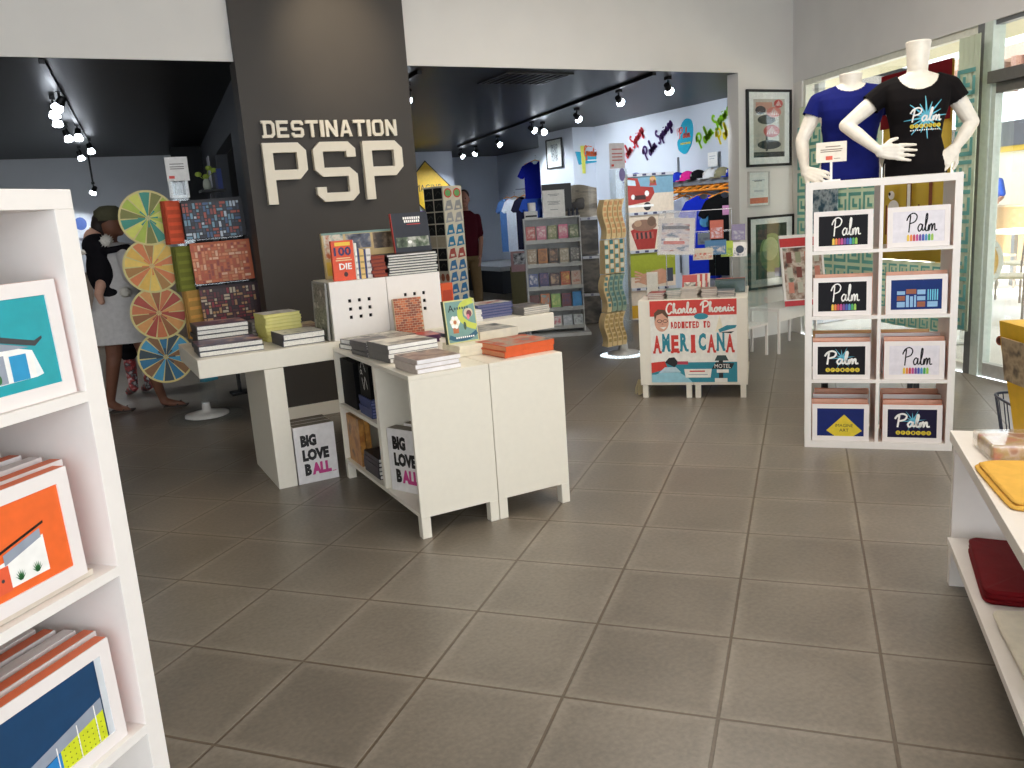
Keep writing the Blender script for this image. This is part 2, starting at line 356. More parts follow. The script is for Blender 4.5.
ms = MB(); wbox(ms, 2.58, 2.66, .0, .1, 0, 2.52, M((205, 214, 205), .4, .1)); struct('trim_4', ms)
dr = MB(); DG = M((112, 110, 106), .4, .3)
wbox(dr, 2.66, 5.2, -.03, .11, 2.10, 2.18, DG)
tr = struct('trim_5', dr); 
w2 = MB(); wbox(w2, 2.66, 5.2, .02, .08, 2.49, 2.52, STEEL); w2o = struct('window_2', w2)
g = MB(); wbox(g, 2.66, 5.2, .05, .058, 2.18, 2.49, GLASS); g.build('glass_pane', w2o)
d1 = MB(); wbox(d1, 2.66, 2.70, .01, .07, .0, 2.10, M((196, 205, 196), .4, .1)); wbox(d1, 2.70, 4.0, .01, .07, 2.03, 2.10, DG)
wbox(d1, 2.70, 4.0, .01, .07, 0.005, .105, M((178, 178, 172), .4, .1)); wbox(d1, 3.95, 4.0, .01, .07, .105, 2.03, STEEL)
d1o = struct('door_1', d1); g = MB(); wbox(g, 2.70, 3.95, .035, .045, .105, 2.03, GLASS); g.build('glass_pane', d1o)
d2 = MB(); wbox(d2, 4.02, 4.06, .01, .07, 0, 2.10, STEEL); wbox(d2, 4.06, 5.2, .01, .07, 0, .1, STEEL); wbox(d2, 4.06, 5.2, .01, .07, 2.03, 2.1, DG)
d2o = struct('door_2', d2); g = MB(); wbox(g, 4.06, 5.2, .035, .045, .1, 2.03, GLASS); g.build('glass_pane', d2o)
tk = MB(); T0 = Matrix.Translation((WP(2.80, -.0).x, WP(2.80).y, .285)); p = WP(2.84, .028)
tk.cone((p.x, p.y, .29), (p.x-WN.x*.003, p.y-WN.y*.003, .29), .035, .035, M((150, 84, 66), .5), 20)
q = p-WN*.004; tk.cone((q.x, q.y, .29), (q.x-WN.x*.001, q.y-WN.y*.001, .29), .022, .022, M((90, 50, 44), .5), 16)
tk.build('door_sticker', label='small round reddish brown sticker low on the glass door pane', cat='sticker')

# ---------------------------------------------------------------- outdoors
pt = MB(); a, b_, c_, d_ = WP(-12, .15), WP(-12, 16), WP(11, 16), WP(11, .15)
pt.add([(a.x, a.y, -.01), (d_.x, d_.y, -.01), (c_.x, c_.y, -.01), (b_.x, b_.y, -.01)], [(0, 1, 2, 3)], M((226, 222, 214), .8, scale=2, name='patio_concrete'))
struct('ground_patio', pt)
ov = MB(); wbox(ov, -3, 11, .15, 1.0, 2.58, 2.7, M((232, 224, 186), .7)); struct('ceiling_patio', ov)
ab = empty('building', (WP(3.2, 8.2).x, WP(3.2, 8.2).y, 0), math.atan2(WD.y, WD.x), 'low pale building with brown beam roof across the patio beyond the glass door', 'building')
MB().box(-12, 9, 0, .3, 0, 2.5, M((236, 236, 218), .8)).build('wall', ab)
pcn = empty('patio_counter', (WP(3.2, 6.5).x, WP(3.2, 6.5).y, 0), math.atan2(WD.y, WD.x), 'long low tan counter across the patio in front of the pale building', 'counter'); MB().box(-12, 9, 0, .1, .0, .97, M((206, 172, 128), .8)).build('front_panel', pcn); MB().box(-12, 9, -.03, .13, .97, 1.0, M((226, 204, 170), .6)).build('worktop', pcn)
rb = MB(); rb.box(-12, 9, -2.2, .3, 3.3, 3.5, M((178, 150, 138), .7))
for i in range(34): rb.box(-12+i*.62, -11.9+i*.62, -2.3, 0, 3.05, 3.3, M((140, 104, 92), .7))
rb.build('roof', ab)
fr_ = MB(); fr_.box(-12, 9, -.14, -.02, 1.95, 2.05, M((226, 190, 60), .5)); fr_.box(-12, 9, -.3, 0, 2.05, 2.5, M((92, 96, 104), .7)); fr_.build('awning', ab)
# ================================================================ bodies: one continuous skin over a posed frame
def _bake(o):
    dg = bpy.context.evaluated_depsgraph_get(); dg.update()
    me = bpy.data.meshes.new_from_object(o.evaluated_get(dg), depsgraph=dg)
    o.modifiers.clear(); o.data = me; return o
def fuse(prims, voxel, mat, name, parent=None, inflate=0.0, cut=None, smooth=3, solid=0, T=None):
    b = MB()
    if T: b.T = T
    for p in prims:
        k = p[0]
        if k == 'cap':
            _, p0, r0, p1, r1 = p
            b.ell(p0, (r0+inflate,)*3, mat, 12, 8); b.ell(p1, (r1+inflate,)*3, mat, 12, 8); b.cone(p0, p1, r0+inflate, r1+inflate, mat, 14)
        elif k == 'chain':
            pts = p[1]
            for i in range(len(pts)-1):
                (p0, r0), (p1, r1) = pts[i], pts[i+1]
                b.ell(p0, (r0+inflate,)*3, mat, 12, 8); b.cone(p0, p1, r0+inflate, r1+inflate, mat, 12)
            b.ell(pts[-1][0], (pts[-1][1]+inflate,)*3, mat, 12, 8)
        elif k == 'ell':
            q = p[3] if len(p) > 3 else None
            b.ell(p[1], tuple(r_+inflate for r_ in p[2]), mat, 20, 12, q)
        elif k == 'loft':     # sections (cx,cy,z,rx,ry)
            sec = p[1]; pw = p[2] if len(p) > 2 else 2.3; rings = []
            for cx, cy, z, rx, ry in sec:
                ring = []
                for i in range(28):
                    a = 2*math.pi*i/28; ca, sa = math.cos(a), math.sin(a)
                    ring.append(Vector((cx+math.copysign(abs(ca)**(2/pw), ca)*(rx+inflate), cy+math.copysign(abs(sa)**(2/pw), sa)*(ry+inflate), z)))
                rings.append(ring)
            b.rings(rings, mat)
    o = b.build(name, parent)
    md = o.modifiers.new('r', 'REMESH'); md.mode = 'VOXEL'; md.voxel_size = voxel; md.use_smooth_shade = True
    if smooth: ms_ = o.modifiers.new('s', 'SMOOTH'); ms_.iterations = smooth; ms_.factor = .6
    _bake(o)
    if cut:
        bm = bmesh.new(); bm.from_mesh(o.data)
        dead = [f_ for f_ in bm.faces if cut(f_.calc_center_median())]
        bmesh.ops.delete(bm, geom=dead, context='FACES'); bm.to_mesh(o.data); bm.free()
    if not o.data.materials: o.data.materials.append(mat)
    for p in o.data.polygons: p.use_smooth = True; p.material_index = 0
    if solid: md = o.modifiers.new('solid', 'SOLIDIFY'); md.thickness = solid; md.offset = -1
    return o
def hand(wrist, d, nrm, curl=.3, side=1, s=1.0):
    """palm + four bent fingers + thumb; d = direction of the hand, nrm = back of the hand, thumb on side*(d x nrm)"""
    w_ = Vector(wrist); d = Vector(d).normalized(); n = Vector(nrm); n = (n-d*n.dot(d)).normalized(); t = d.cross(n)*side; P = []
    for k in (-.024, -.008, .008, .024):
        P.append(('chain', [(w_+t*k*.55*s, .017*s), (w_+d*.045*s+t*k*s, .0145*s), (w_+d*.085*s+t*k*1.08*s, .0125*s)]))
    for k, ln in ((-.029, .058), (-.010, .070), (.010, .078), (.030, .070)):
        p = w_+d*.088*s+t*k*1.12*s; pts = [(p, .0092*s)]; dd = d.copy(); 
        dd = (dd+t*k*2.2).normalized()
        for j, fr2 in enumerate((.45, .32, .25)):
            dd = (dd-n*curl*(.35+.25*j)).normalized(); p = p+dd*ln*s*fr2; pts.append((p, (.0086-.0009*j)*s))
        P.append(('chain', pts))
    p = w_+d*.022*s+t*.026*s; q = p+(d*.6+t*.75-n*.15).normalized()*.036*s; q2 = q+(d*.85+t*.35-n*.3).normalized()*.030*s
    P.append(('chain', [(p, .013*s), (q, .0105*s), (q2, .0085*s)]))
    return P
# ================================================================ central display: low cabinets and the long T table
def cabinet(loc, rot, w_, d_, label, openside=None, nm='display_cabinet'):
    t = empty(nm, loc, rot, label, 'cabinet'); z0, z1 = .1, .745
    MB().box(0, w_, 0, .018, z0, z1, WHITE).build('front_panel', t, .0015)
    MB().box(0, w_, d_-.018, d_, z0, z1, WHITE).build('back_panel', t, .0015)
    MB().box(0, w_, 0, d_, z1, .765, WHITE).build('top_panel', t, .002)
    MB().box(0, w_, .018, d_-.018, z0, z0+.018, WHITE).build('bottom_panel', t)
    if openside == 'left':
        MB().box(w_-.018, w_, .018, d_-.018, z0+.018, z1, WHITE).build('side_panel', t)
        MB().box(.002, w_-.018, .47, .51, z0+.018, z1, WHITE).build('divider', t, .001)
        MB().box(.002, w_-.018, .51, d_-.018, .425, .445, WHITE).build('shelf', t)
    else:
        MB().box(0, .018, .018, d_-.018, z0+.018, z1, WHITE).build('side_panel', t)
        MB().box(w_-.018, w_, .018, d_-.018, z0+.018, z1, WHITE).build('side_panel', t)
    for x in (.0, w_-.045):
        for y in (0, d_-.045): MB().box(x, x+.045, y, y+.045, 0, z0, WHITE).build('leg', t, .002)
    return t
cabinet((1.24, 3.36, 0), 0, .397, 1.17, 'white laminate cabinet with open shelves on its left side, in the middle of the shop', 'left')
cabinet((1.641, 3.36, 0), 0, .397, 1.17, 'closed white laminate cabinet with stubby legs, right half of the middle display')
tb = empty('display_table', (.52, 4.56, 0), 0, 'long thick white table with slab leg behind the middle cabinets', 'table')
MB().box(0, 2.2, 0, .82, .69, .79, WHITE).build('tabletop', tb, .003)
MB().box(.335, .44, .0, .62, 0, .688, WHITE).build('slab_leg', tb, .002)
MB().box(1.76, 1.865, .0, .62, 0, .688, WHITE).build('slab_leg', tb, .002)
# book builders -----------------------------------------------------
DCOV = [(38, 34, 34), (60, 52, 50), (84, 78, 74), (44, 50, 60)]
def book(loc, w_, d_, t_, rot, cov, label, group=None, page=PAGE, art=None, name='book', spine='left', soft=False, pic=None):
    """lying book: origin under its centre, x wide, y deep; spine on the left, front or back edge"""
    b = MB(); ct = .0012 if soft else .0025; o_ = 0 if soft else .003
    x0, x1, y0, y1 = -w_/2, w_/2, -d_/2, d_/2
    b.box(x0, x1, y0, y1, 0, ct, cov); b.box(x0, x1, y0, y1, t_-ct, t_, cov)
    if spine == 'left': b.box(x0, x0+ct*1.5, y0, y1, ct, t_-ct, cov)
    elif spine == 'front': b.box(x0, x1, y0, y0+ct*1.5, ct, t_-ct, cov)
    elif spine == 'right': b.box(x1-ct*1.5, x1, y0, y1, ct, t_-ct, cov)
    else: b.box(x0, x1, y1-ct*1.5, y1, ct, t_-ct, cov)
    if pic: b.add([(x0+.004, y0+.004, t_+.0004), (x1-.004, y0+.004, t_+.0004), (x1-.004, y1-.004, t_+.0004), (x0+.004, y1-.004, t_+.0004)], [(0, 1, 2, 3)], pic)
    if art:
        T = b.T; b.T = Matrix.Translation((x0, y0, t_+.0004)) @ Matrix.Rotation(R(-90), 4, 'X'); 
        art(b, w_, d_); b.T = T
    o = b.build(name, None, 0, loc, rot, label, 'book', group)
    p = MB(); g = ct*1.5+.0004
    px0 = x0+(g if spine == 'left' else o_); px1 = x1-(g if spine == 'right' else o_)
    py0 = y0+(g if spine == 'front' else o_); py1 = y1-(g if spine == 'back' else o_)
    p.box(px0, px1, py0, py1, ct+.0003, t_-ct-.0003, page).build('pages', o)
    return o
rnd = random.Random(5)
def stack(n, loc, w_, d_, t_, rot, cov, what, where, group, jit=.006, cat='book', **kw):
    z = loc[2]; out = []
    for i in range(n):
        nm = ('topmost' if i == n-1 else ORD[i]) if n > 1 else 'lying'
        k = dict(kw)
        if i < n-1: k.pop('art', None); k.pop('pic', None)
        a, b_ = rnd.uniform(-jit, jit), rnd.uniform(-jit, jit)
        out.append(book((loc[0]+a, loc[1]+b_, z+.0003), w_, d_, t_, rot+rnd.uniform(-.02, .02), cov, '%s, %s %s' % (what, nm, where), group, **k)); z += t_+.0006
    return z
def bars(c1, c2, seed=0, title=None):
    """cover: title block and pictures as blocks of colour"""
    def f_(b, w_, d_):
        r = random.Random(seed)
        b.rect(.1*w_, -.9*d_, .9*w_, -.62*d_, c1, 1); b.rect(.1*w_, -.5*d_, .62*w_, -.2*d_, c2, 1)
        for i in range(3): b.rect(.66*w_, (-.5+.1*i)*d_, (.76+.05*i)*w_, (-.45+.1*i)*d_, PAPER, 1)
    return f_
# NB the art frame of a lying book maps local z to -y, so it is drawn with negative heights
PX = [PIC(((60, 56, 54), (190, 184, 170), (120, 116, 110), (228, 222, 208)), 14, seed=1), PIC(((40, 44, 60), (120, 110, 100), (200, 190, 170)), 12, seed=2),
      PIC(((150, 120, 84), (220, 200, 160), (90, 60, 40)), 10, seed=3), PIC(((70, 90, 120), (210, 210, 200), (150, 60, 50)), 12, seed=4),
      PIC(((100, 60, 70), (60, 50, 90), (190, 150, 130)), 12, seed=5), PIC(((210, 206, 196), (236, 230, 220), (70, 66, 64)), 9, seed=6)]
dk = M((40, 38, 40), .4); dk2 = M((56, 58, 70), .4); gr = M((150, 148, 142), .5); yl = M((214, 206, 120), .5); orr = M((214, 92, 44), .45)
TZ, AZ = .791, .766
# --- on the long table, left end
stack(5, (.735, 5.12, TZ), .29, .27, .026, 0, dk, 'dark square hardcover', 'in the stack at the long table left end', 'dark square hardcovers', pic=PX[4], spine='left')
stack(2, (.72, 4.79, TZ), .34, .29, .028, -.02, dk2, 'large brown picture hardcover', 'of two at the long table left corner', 'large picture hardcovers', pic=PX[4], spine='left')
stack(5, (.97, 5.22, TZ), .10, .17, .02, 0, M((110, 104, 98), .5), 'small grey paperback', 'in the narrow stack between dark and yellow books', 'small grey paperbacks', pic=PX[1], page=M((170, 160, 150), .8))
stack(8, (1.065, 5.02, TZ), .22, .20, .0195, .12, yl, 'yellow-edged paperback', 'in the tall yellow stack on the long table', 'yellow-edged paperbacks', page=M((222, 214, 140), .8), pic=PX[5], spine='left')
stack(2, (1.10, 4.74, TZ), .24, .25, .034, .05, dk2, 'thick grey hardcover', 'of the pair before the yellow stack', 'grey cover hardcovers', pic=PX[5], spine='left')
stack(3, (1.27, 5.24, TZ), .12, .16, .016, 0, M((160, 130, 120), .5), 'small brown-edged paperback', 'in the low stack behind the grey pair', 'small brown paperbacks', pic=PX[2], page=M((200, 180, 165), .8))
stack(2, (1.43, 5.22, TZ), .17, .16, .018, .1, M((60, 62, 84), .5), 'dark blue paperback', 'of the pair at the foot of the charcoal column', 'dark blue paperbacks', pic=PX[3])
# leaning framed picture beside the risers
fp = empty('framed_print', (1.243, 4.745, TZ+.002), (R(-2), 0, R(-90)), 'thin grey framed garden picture leaning at the left of the perforated risers', 'picture')
b = MB(); b.box(-.14, .14, 0, .012, 0, .012, gr); b.box(-.14, .14, 0, .012, .318, .33, gr); b.box(-.14, -.128, 0, .012, .012, .318, gr); b.box(.128, .14, 0, .012, .012, .318, gr); b.build('frame', fp, .001)
MB().box(-.128, .128, .003, .009, .012, .318, PIC(((60, 70, 50), (140, 140, 130), (90, 96, 84), (210, 208, 200)), 22, seed=8)).build('picture', fp)
# --- perforated riser cubes
def riser(x, label):
    t = empty('display_riser', (x, 4.575, TZ), 0, label, 'riser'); w_ = .336; h_ = .334
    b = MB(); hs = .019; c = [w_/2-.058, w_/2, w_/2+.058]; zc = [.125, .172, .219]
    # front sheet with nine square openings
    xs = [0]+[v for q in c for v in (q-hs/2, q+hs/2)]+[w_]; zs = [0]+[v for q in zc for v in (q-hs/2, q+hs/2)]+[h_]
    for i in range(len(xs)-1):
        for j in range(len(zs)-1):
            if i % 2 == 1 and j % 2 == 1: continue
            b.box(xs[i], xs[i+1], 0, .012, zs[j], zs[j+1], WHITE2)
    b.build('perforated_panel', t)
    MB().box(0, w_, .012, .34, h_-.012, h_, WHITE).build('top_panel', t)
    MB().box(0, .012, .012, .34, 0, h_-.012, WHITE).build('side_panel', t); MB().box(w_-.012, w_, .012, .34, 0, h_-.012, WHITE).build('side_panel', t)
    b = MB(); b.box(.012, w_-.012, .09, .1, 0, h_-.012, BLACK); b.build('inner_panel', t)
riser(1.272, 'white perforated riser cube, left of the pair, under the orange guide book')
riser(1.612, 'white perforated riser cube, right of the pair, under the black book stack')
RZ = TZ+.335
# --- books on the risers
g100 = empty('book', (1.315, 4.60, RZ), 0, 'upright orange paperback reading 100 and DIE on the left riser', 'book')
b = MB(); b.box(0, .128, 0, .03, 0, .225, M((222, 78, 40), .4)); b.base = 0
YB = M((240, 196, 60), .4); NB = M((44, 40, 90), .4)
b.text('100', .012, .140, .112, .190, NB, 2, bold=.03); b.rect(.02, .196, .11, .216, YB, 1); b.text('DIE', .035, .062, .108, .098, PAPER, 2, bold=.03)
for i, (x, x1) in enumerate(((.018, .112), (.024, .104))): b.rect(x, .112+.012*i, x1, .118+.012*i, M((240, 200, 150), .5), 1)
b.disc(.07, .035, .012, .014, M((70, 40, 40), .5), 1); b.build('cover', g100)
MB().box(.128, .131, .002, .028, .003, .222, PAGE).build('pages', g100)
for i, (c_, ww_, hh, nm) in enumerate((((236, 232, 222), .014, .205, 'white'), ((70, 84, 130), .01, .175, 'navy'), ((226, 190, 120), .026, .168, 'tan yellow'), ((60, 70, 120), .01, .165, 'dark blue'), ((228, 220, 214), .028, .168, 'pale grey'))):
    x = 1.451+sum((.014, .01, .026, .01, .028)[:i])+.0015*i
    b = MB(); b.box(0, ww_, 0, .16, 0, hh, M(c_, .5)); 
    for k in range(4): b.rect(.002, .02+k*.035, ww_-.002, .03+k*.035, M(tuple(int(v*.75) for v in c_), .5), 1)
    b.build('book', None, .0008, (x, 4.61, RZ), 0, 'upright paperback with %s spine on the left riser behind the orange guide' % nm, 'book')
pn = empty('panorama_book', (1.335, 4.83, RZ), (R(-5), 0, 0), 'long upright box set with city and car pictures behind the books on the risers', 'book')
MB().box(0, .62, 0, .03, 0, .27, M((196, 170, 120), .5)).build('cover', pn)
b = MB(); b.rect(.01, .12, .13, .262, PIC(((90, 120, 120), (214, 208, 190), (180, 90, 50)), 20, seed=9), 1); b.rect(.145, .17, .30, .255, PIC(((40, 44, 60), (90, 94, 110), (180, 170, 150)), 18, seed=10), 1)
b.rect(.315, .16, .61, .255, PIC(((30, 26, 28), (70, 56, 40), (140, 120, 100)), 16, seed=11), 1); b.rect(0, .258, .62, .27, M((120, 150, 140), .5), 2); b.rect(.01, .02, .61, .1, M((206, 170, 60), .5), 1); b.build('cover_print', pn)
stack(6, (1.585, 4.70, RZ), .085, .2, .020, 0, M((120, 40, 34), .5), 'small red paperback', 'in the stack left of the black books', 'small red paperbacks', page=M((150, 70, 50), .8), spine='left')
top = stack(8, (1.795, 4.71, RZ), .31, .25, .0148, -.02, M((30, 30, 34), .4), 'large black hardcover', 'in the tall stack on the right riser', 'black hardcovers on the riser', jit=.004, spine='left')
kb = empty('book', (1.735, 4.70, top+.001), (R(-8), 0, R(4)), 'large dark photo book standing upright on top of the black book stack', 'book')
b = MB(); b.box(.0, .24, 0, .02, 0, .235, M((44, 48, 58), .35)); b.rect(.012, .03, .228, .09, PIC(((50, 60, 50), (96, 110, 90), (190, 190, 180)), 22, seed=12), 1)
for k, (x0_, x1_, z_) in enumerate(((.075, .19, .195), (.08, .185, .176))): 
    for q in range(8): b.rect(x0_+q*(x1_-x0_)/8, z_, x0_+(q+.75)*(x1_-x0_)/8, z_+.015, PAPER, 2)
b.rect(.095, .163, .185, .168, M((190, 60, 60), .5), 2); b.disc(.10, .06, .014, .01, PAPER, 2); b.build('cover', kb)
MB().box(-.004, 0, 0, .02, 0, .235, M((176, 50, 40), .4)).build('spine', kb)
# --- on the low cabinets
stack(2, (1.45, 4.36, AZ), .34, .25, .026, .18, M((92, 90, 90), .4), 'large picture book with dark photo cover', 'of the pair lying against the left riser', 'dark picture books by the risers', pic=PX[0], page=PAPER, spine='back')
stack(6, (1.345, 4.12, AZ), .17, .2, .012, .1, M((96, 92, 92), .5), 'thin grey paperback', 'in the stack at the open cabinet left edge', 'thin grey paperbacks', pic=PX[1], page=M((176, 170, 164), .8))
stack(4, (1.42, 3.88, AZ), .27, .25, .021, .08, M((110, 106, 104), .5), 'white magazine with dark band', 'in the open cabinet top stack', 'banded magazines', page=PAPER, pic=PIC(((214, 206, 190), (236, 230, 214), (60, 58, 58)), 7, seed=13), spine='left', soft=True)
stack(3, (1.39, 3.50, AZ), .22, .24, .020, .06, M((200, 186, 176), .5), 'brown photo paperback', 'in the stack at the open cabinet front corner', 'brown photo paperbacks', page=M((244, 240, 240), .6), pic=PIC(((120, 90, 80), (180, 150, 130), (80, 70, 70)), 12, seed=14), soft=True)
stack(2, (1.66, 4.30, AZ), .22, .19, .020, -.1, M((88, 40, 84), .4), 'purple hardcover with red cover picture', 'of the pair under the brick-patterned box', 'purple hardcovers', pic=PIC(((190, 60, 50), (200, 80, 70), (120, 40, 60)), 7, seed=15), page=M((90, 50, 90), .6))
br = empty('book', (1.61, 4.475, AZ+.001), (R(-9), 0, R(-10)), 'thick book with orange brick wall cover standing before the right riser', 'book')
b = MB(); b.box(0, .165, 0, .05, 0, .235, M((204, 180, 150), .6)); BR = [M((188, 104, 70), .7), M((168, 92, 66), .7), M((202, 122, 84), .7), M((150, 88, 70), .7)]
for r_ in range(17):
    for k in range(6):
        x0_ = .002+k*.028-(.014 if r_ % 2 else 0); b.rect(max(.002, x0_), .006+r_*.0135, min(.163, x0_+.026), .0175+r_*.0135, rnd.choice(BR), 1)
b.build('cover', br); MB().box(.165, .168, .003, .047, .004, .23, PAGE).build('pages', br)
zt = stack(3, (1.70, 3.73, AZ), .17, .20, .017, .02, M((236, 228, 206), .5), 'small white book', 'in the stack carrying the upright abc book', 'small white books', page=M((238, 230, 206), .7))
ab_ = empty('book', (1.603, 3.72, zt+.001), (R(-7), 0, R(4)), 'teal and yellow illustrated book with big letter A standing on small white books', 'book')
b = MB(); TL = M((120, 158, 150), .5); b.box(0, .175, 0, .022, 0, .215, M((214, 210, 150), .5)); b.rect(.006, .006, .170, .208, TL, 1)
CR = M((236, 230, 205), .5); YG = M((196, 206, 90), .5)
b.text('A', .02, .158, .052, .192, M((30, 34, 40), .5), 3); 
for k in range(6): b.rect(.055+k*.014, .166, .064+k*.014, .178, M((60, 90, 90), .5), 3)
b.stroke([(.165, .205), (.10, .185), (.085, .13), (.12, .09), (.168, .07)], .03, YG, 2); b.disc(.132, .145, .026, .024, M((214, 200, 170), .5), 3); b.disc(.135, .14, .015, .018, M((120, 70, 80), .5), 4); b.disc(.128, .125, .008, .014, M((220, 120, 140), .5), 5)
b.disc(.05, .105, .026, .03, CR, 3); b.disc(.05, .105, .009, .01, M((190, 120, 80), .5), 4)
for k in range(6): b.disc(.05+.02*math.cos(k), .105+.024*math.sin(k), .009, .01, PAPER, 4)
b.rect(.035, .05, .066, .078, M((184, 110, 70), .5), 3); b.disc(.104, .082, .008, .02, M((70, 90, 70), .5), 3); b.stroke([(.01, .035), (.05, .02), (.12, .022), (.168, .045)], .022, M((50, 96, 120), .5), 3)
for k in range(9): b.rect(.045+k*.012, .022, .053+k*.012, .03, PAPER, 4)
b.build('cover', ab_); MB().box(-.003, 0, 0, .022, 0, .215, M((56, 70, 44), .5)).build('spine', ab_)
stack(1, (1.93, 4.37, AZ), .2, .2, .02, .1, M((50, 60, 90), .4), 'dark blue picture book', 'flat behind the thick white book on the right cabinet', 'flat books', pic=PX[3], page=PAPER)
book((1.99, 4.06, AZ), .24, .25, .062, .06, M((222, 214, 196), .5), 'thick white book with grey photo cover on the right cabinet, behind the orange pair', page=M((220, 205, 180), .8), pic=PIC(((120, 120, 116), (200, 196, 186), (60, 64, 70)), 9, seed=16), spine='front')
stack(2, (1.885, 3.56, AZ), .285, .28, .027, .08, orr, 'orange hardcover', 'of the pair at the right cabinet front edge', 'orange hardcovers', spine='front', page=M((214, 140, 100), .7), pic=PIC(((110, 104, 100), (190, 170, 150), (200, 90, 50), (140, 134, 130)), 8, seed=17))
# --- right end of the long table
stack(5, (2.36, 4.80, TZ), .26, .21, .017, .08, M((60, 74, 128), .45), 'blue and plum paperback', 'in the stack right of the risers', 'blue paperbacks', page=M((120, 120, 150), .7), pic=PX[3])
stack(5, (2.255, 4.665-.02, TZ), .0+.001, .001, .0001, 0, dk, 'x', 'x', 'x') if False else None
stack(4, (2.12, 5.12, TZ), .22, .2, .02, 0, M((150, 60, 60), .5), 'red paperback', 'in the stack behind the blue paperbacks', 'red paperbacks', pic=PX[4])
stack(4, (2.605, 4.72, TZ), .20, .24, .012, .1, M((130, 126, 120), .5), 'thin grey magazine', 'at the right tip of the long table', 'thin magazines', page=M((206, 200, 190), .7), pic=PX[1], soft=True)
stack(5, (2.165, 4.70, TZ), .11, .22, .014, 0, M((232, 228, 218), .5), 'white-edged booklet', 'in the white stack on the long table', 'white booklets', page=PAPER, soft=True)
for (x, y, w_, h_, c_, nm) in ((2.02, 5.0, .10, .16, ((196, 110, 120), (120, 140, 90)), 'pink and green'), (2.14, 4.98-.02, .09, .15, ((206, 84, 40), (170, 60, 36)), 'orange')):
    t = empty('gift_box', (x, y+.0, TZ+(.0805 if nm == 'orange' else .0)), R(8), 'small %s gift box standing behind the abc book on the long table' % nm, 'box')
    MB().box(-w_/2, w_/2, -.03, .03, 0, h_, M(c_[0], .5)).build('body', t, .002)
    MB().box(-w_/2+.01, w_/2-.01, -.0315, -.0302, .03, h_*.7, M(c_[1], .5)).build('picture', t)
# --- BIG LOVE BALL boxes
def blb(loc, rot, label, w_=.235, h_=.335, d_=.075, front=True):
    t = empty('boxed_book', loc, rot, label, 'book'); MB().box(0, w_, 0, d_, 0, h_, M((232, 228, 226), .5)).build('slipcase', t, .002)
    MB().box(.004, w_-.004, .006, d_-.006, h_, h_+.0015, M((126, 118, 106), .8)).build('top_pages', t)
    if front:
        b = MB(); K_ = M((28, 26, 26), .5); PK = M((206, 70, 140), .5)
        b.text('BIG', .035, .215, .125, .285, K_, bold=.07); b.text('LOVE', .037, .130, .19, .2, K_, bold=.07); b.text('B', .042, .045, .080, .115, K_, bold=.07); b.text('ALL', .083, .045, .195, .115, PK, bold=.07)
        b.rect(.2, .045, .222, .049, PK); b.build('title_print', t)
    return t
for i, nm in enumerate(('front one with the big black title', 'middle one', 'rear one')):
    blb((.968, 4.56+i*.0775, 0), 0, 'white slipcased book by the slab leg, %s' % nm, front=(i == 0))
blb((1.262, 3.80, .1185), R(-66), 'white slipcased book in the open cell of the middle cabinet, title facing out', h_=.32, w_=.27, d_=.07)
blb((1.35, 3.785, .1185), R(-66), 'blank white slipcase behind the titled one inside the middle cabinet', h_=.33, w_=.28, d_=.06, front=False)
# --- the cabinet's far cells
for i in range(3):
    b = MB(); b.box(0, .17 if i == 0 else .24, 0, .028, 0, .17 if i == 0 else .26, M((14, 14, 16), .5, spec=.1)); 
    if i == 0:
        b.T = Matrix(); script(b, 'a', .03, .12, .07, .05, PAPER); b.stroke([(.05, .10), (.075, .04), (.1, .11), (.13, .05)], .006, PAPER); b.stroke([(.04, .15), (.08, .19), (.12, .14)], .005, PAPER)
    b.build('book', None, .001, ((1.262, 4.16, .5485), (1.262, 4.49, .4465), (1.295, 4.49, .4465))[i], R(-90), ('black hardcover with white script standing on navy paperbacks in the open cabinet', 'plain black hardcover at the back of the upper cell, outer one', 'plain black hardcover at the back of the upper cell, inner one')[i], 'book')
stack(5, (1.45, 4.06, .4465), .16, .24, .017, 0, M((50, 60, 110), .45), 'navy blue paperback', 'in the stack inside the upper far cell of the cabinet', 'navy paperbacks in the cabinet', page=M((130, 134, 170), .7)) if False else None
stack(6, (1.345, 4.09, .4465), .17, .20, .016, 0, M((50, 62, 112), .45), 'navy blue paperback', 'inside the upper cell of the cabinet', 'navy paperbacks in the cabinet', page=M((120, 126, 168), .7), jit=.003)
for i in range(2):
    MB().box(0, .22, 0, .03, 0, .27, PIC(((150, 90, 40), (196, 140, 70), (90, 56, 36)), 10, seed=20+i)).build('book', None, .001, (1.262+i*.034, 4.49, .1185), R(-90), 'orange-brown hardcover upright in the lower cell, %s' % ('outer one', 'inner one')[i], 'book', 'brown books in the cabinet')
stack(5, (1.36, 4.10, .1185), .2, .24, .022, 0, M((40, 36, 40), .45), 'black hardcover', 'in the stack inside the lower cabinet cell', 'black hardcovers in the cabinet', page=PAPER, jit=.003)

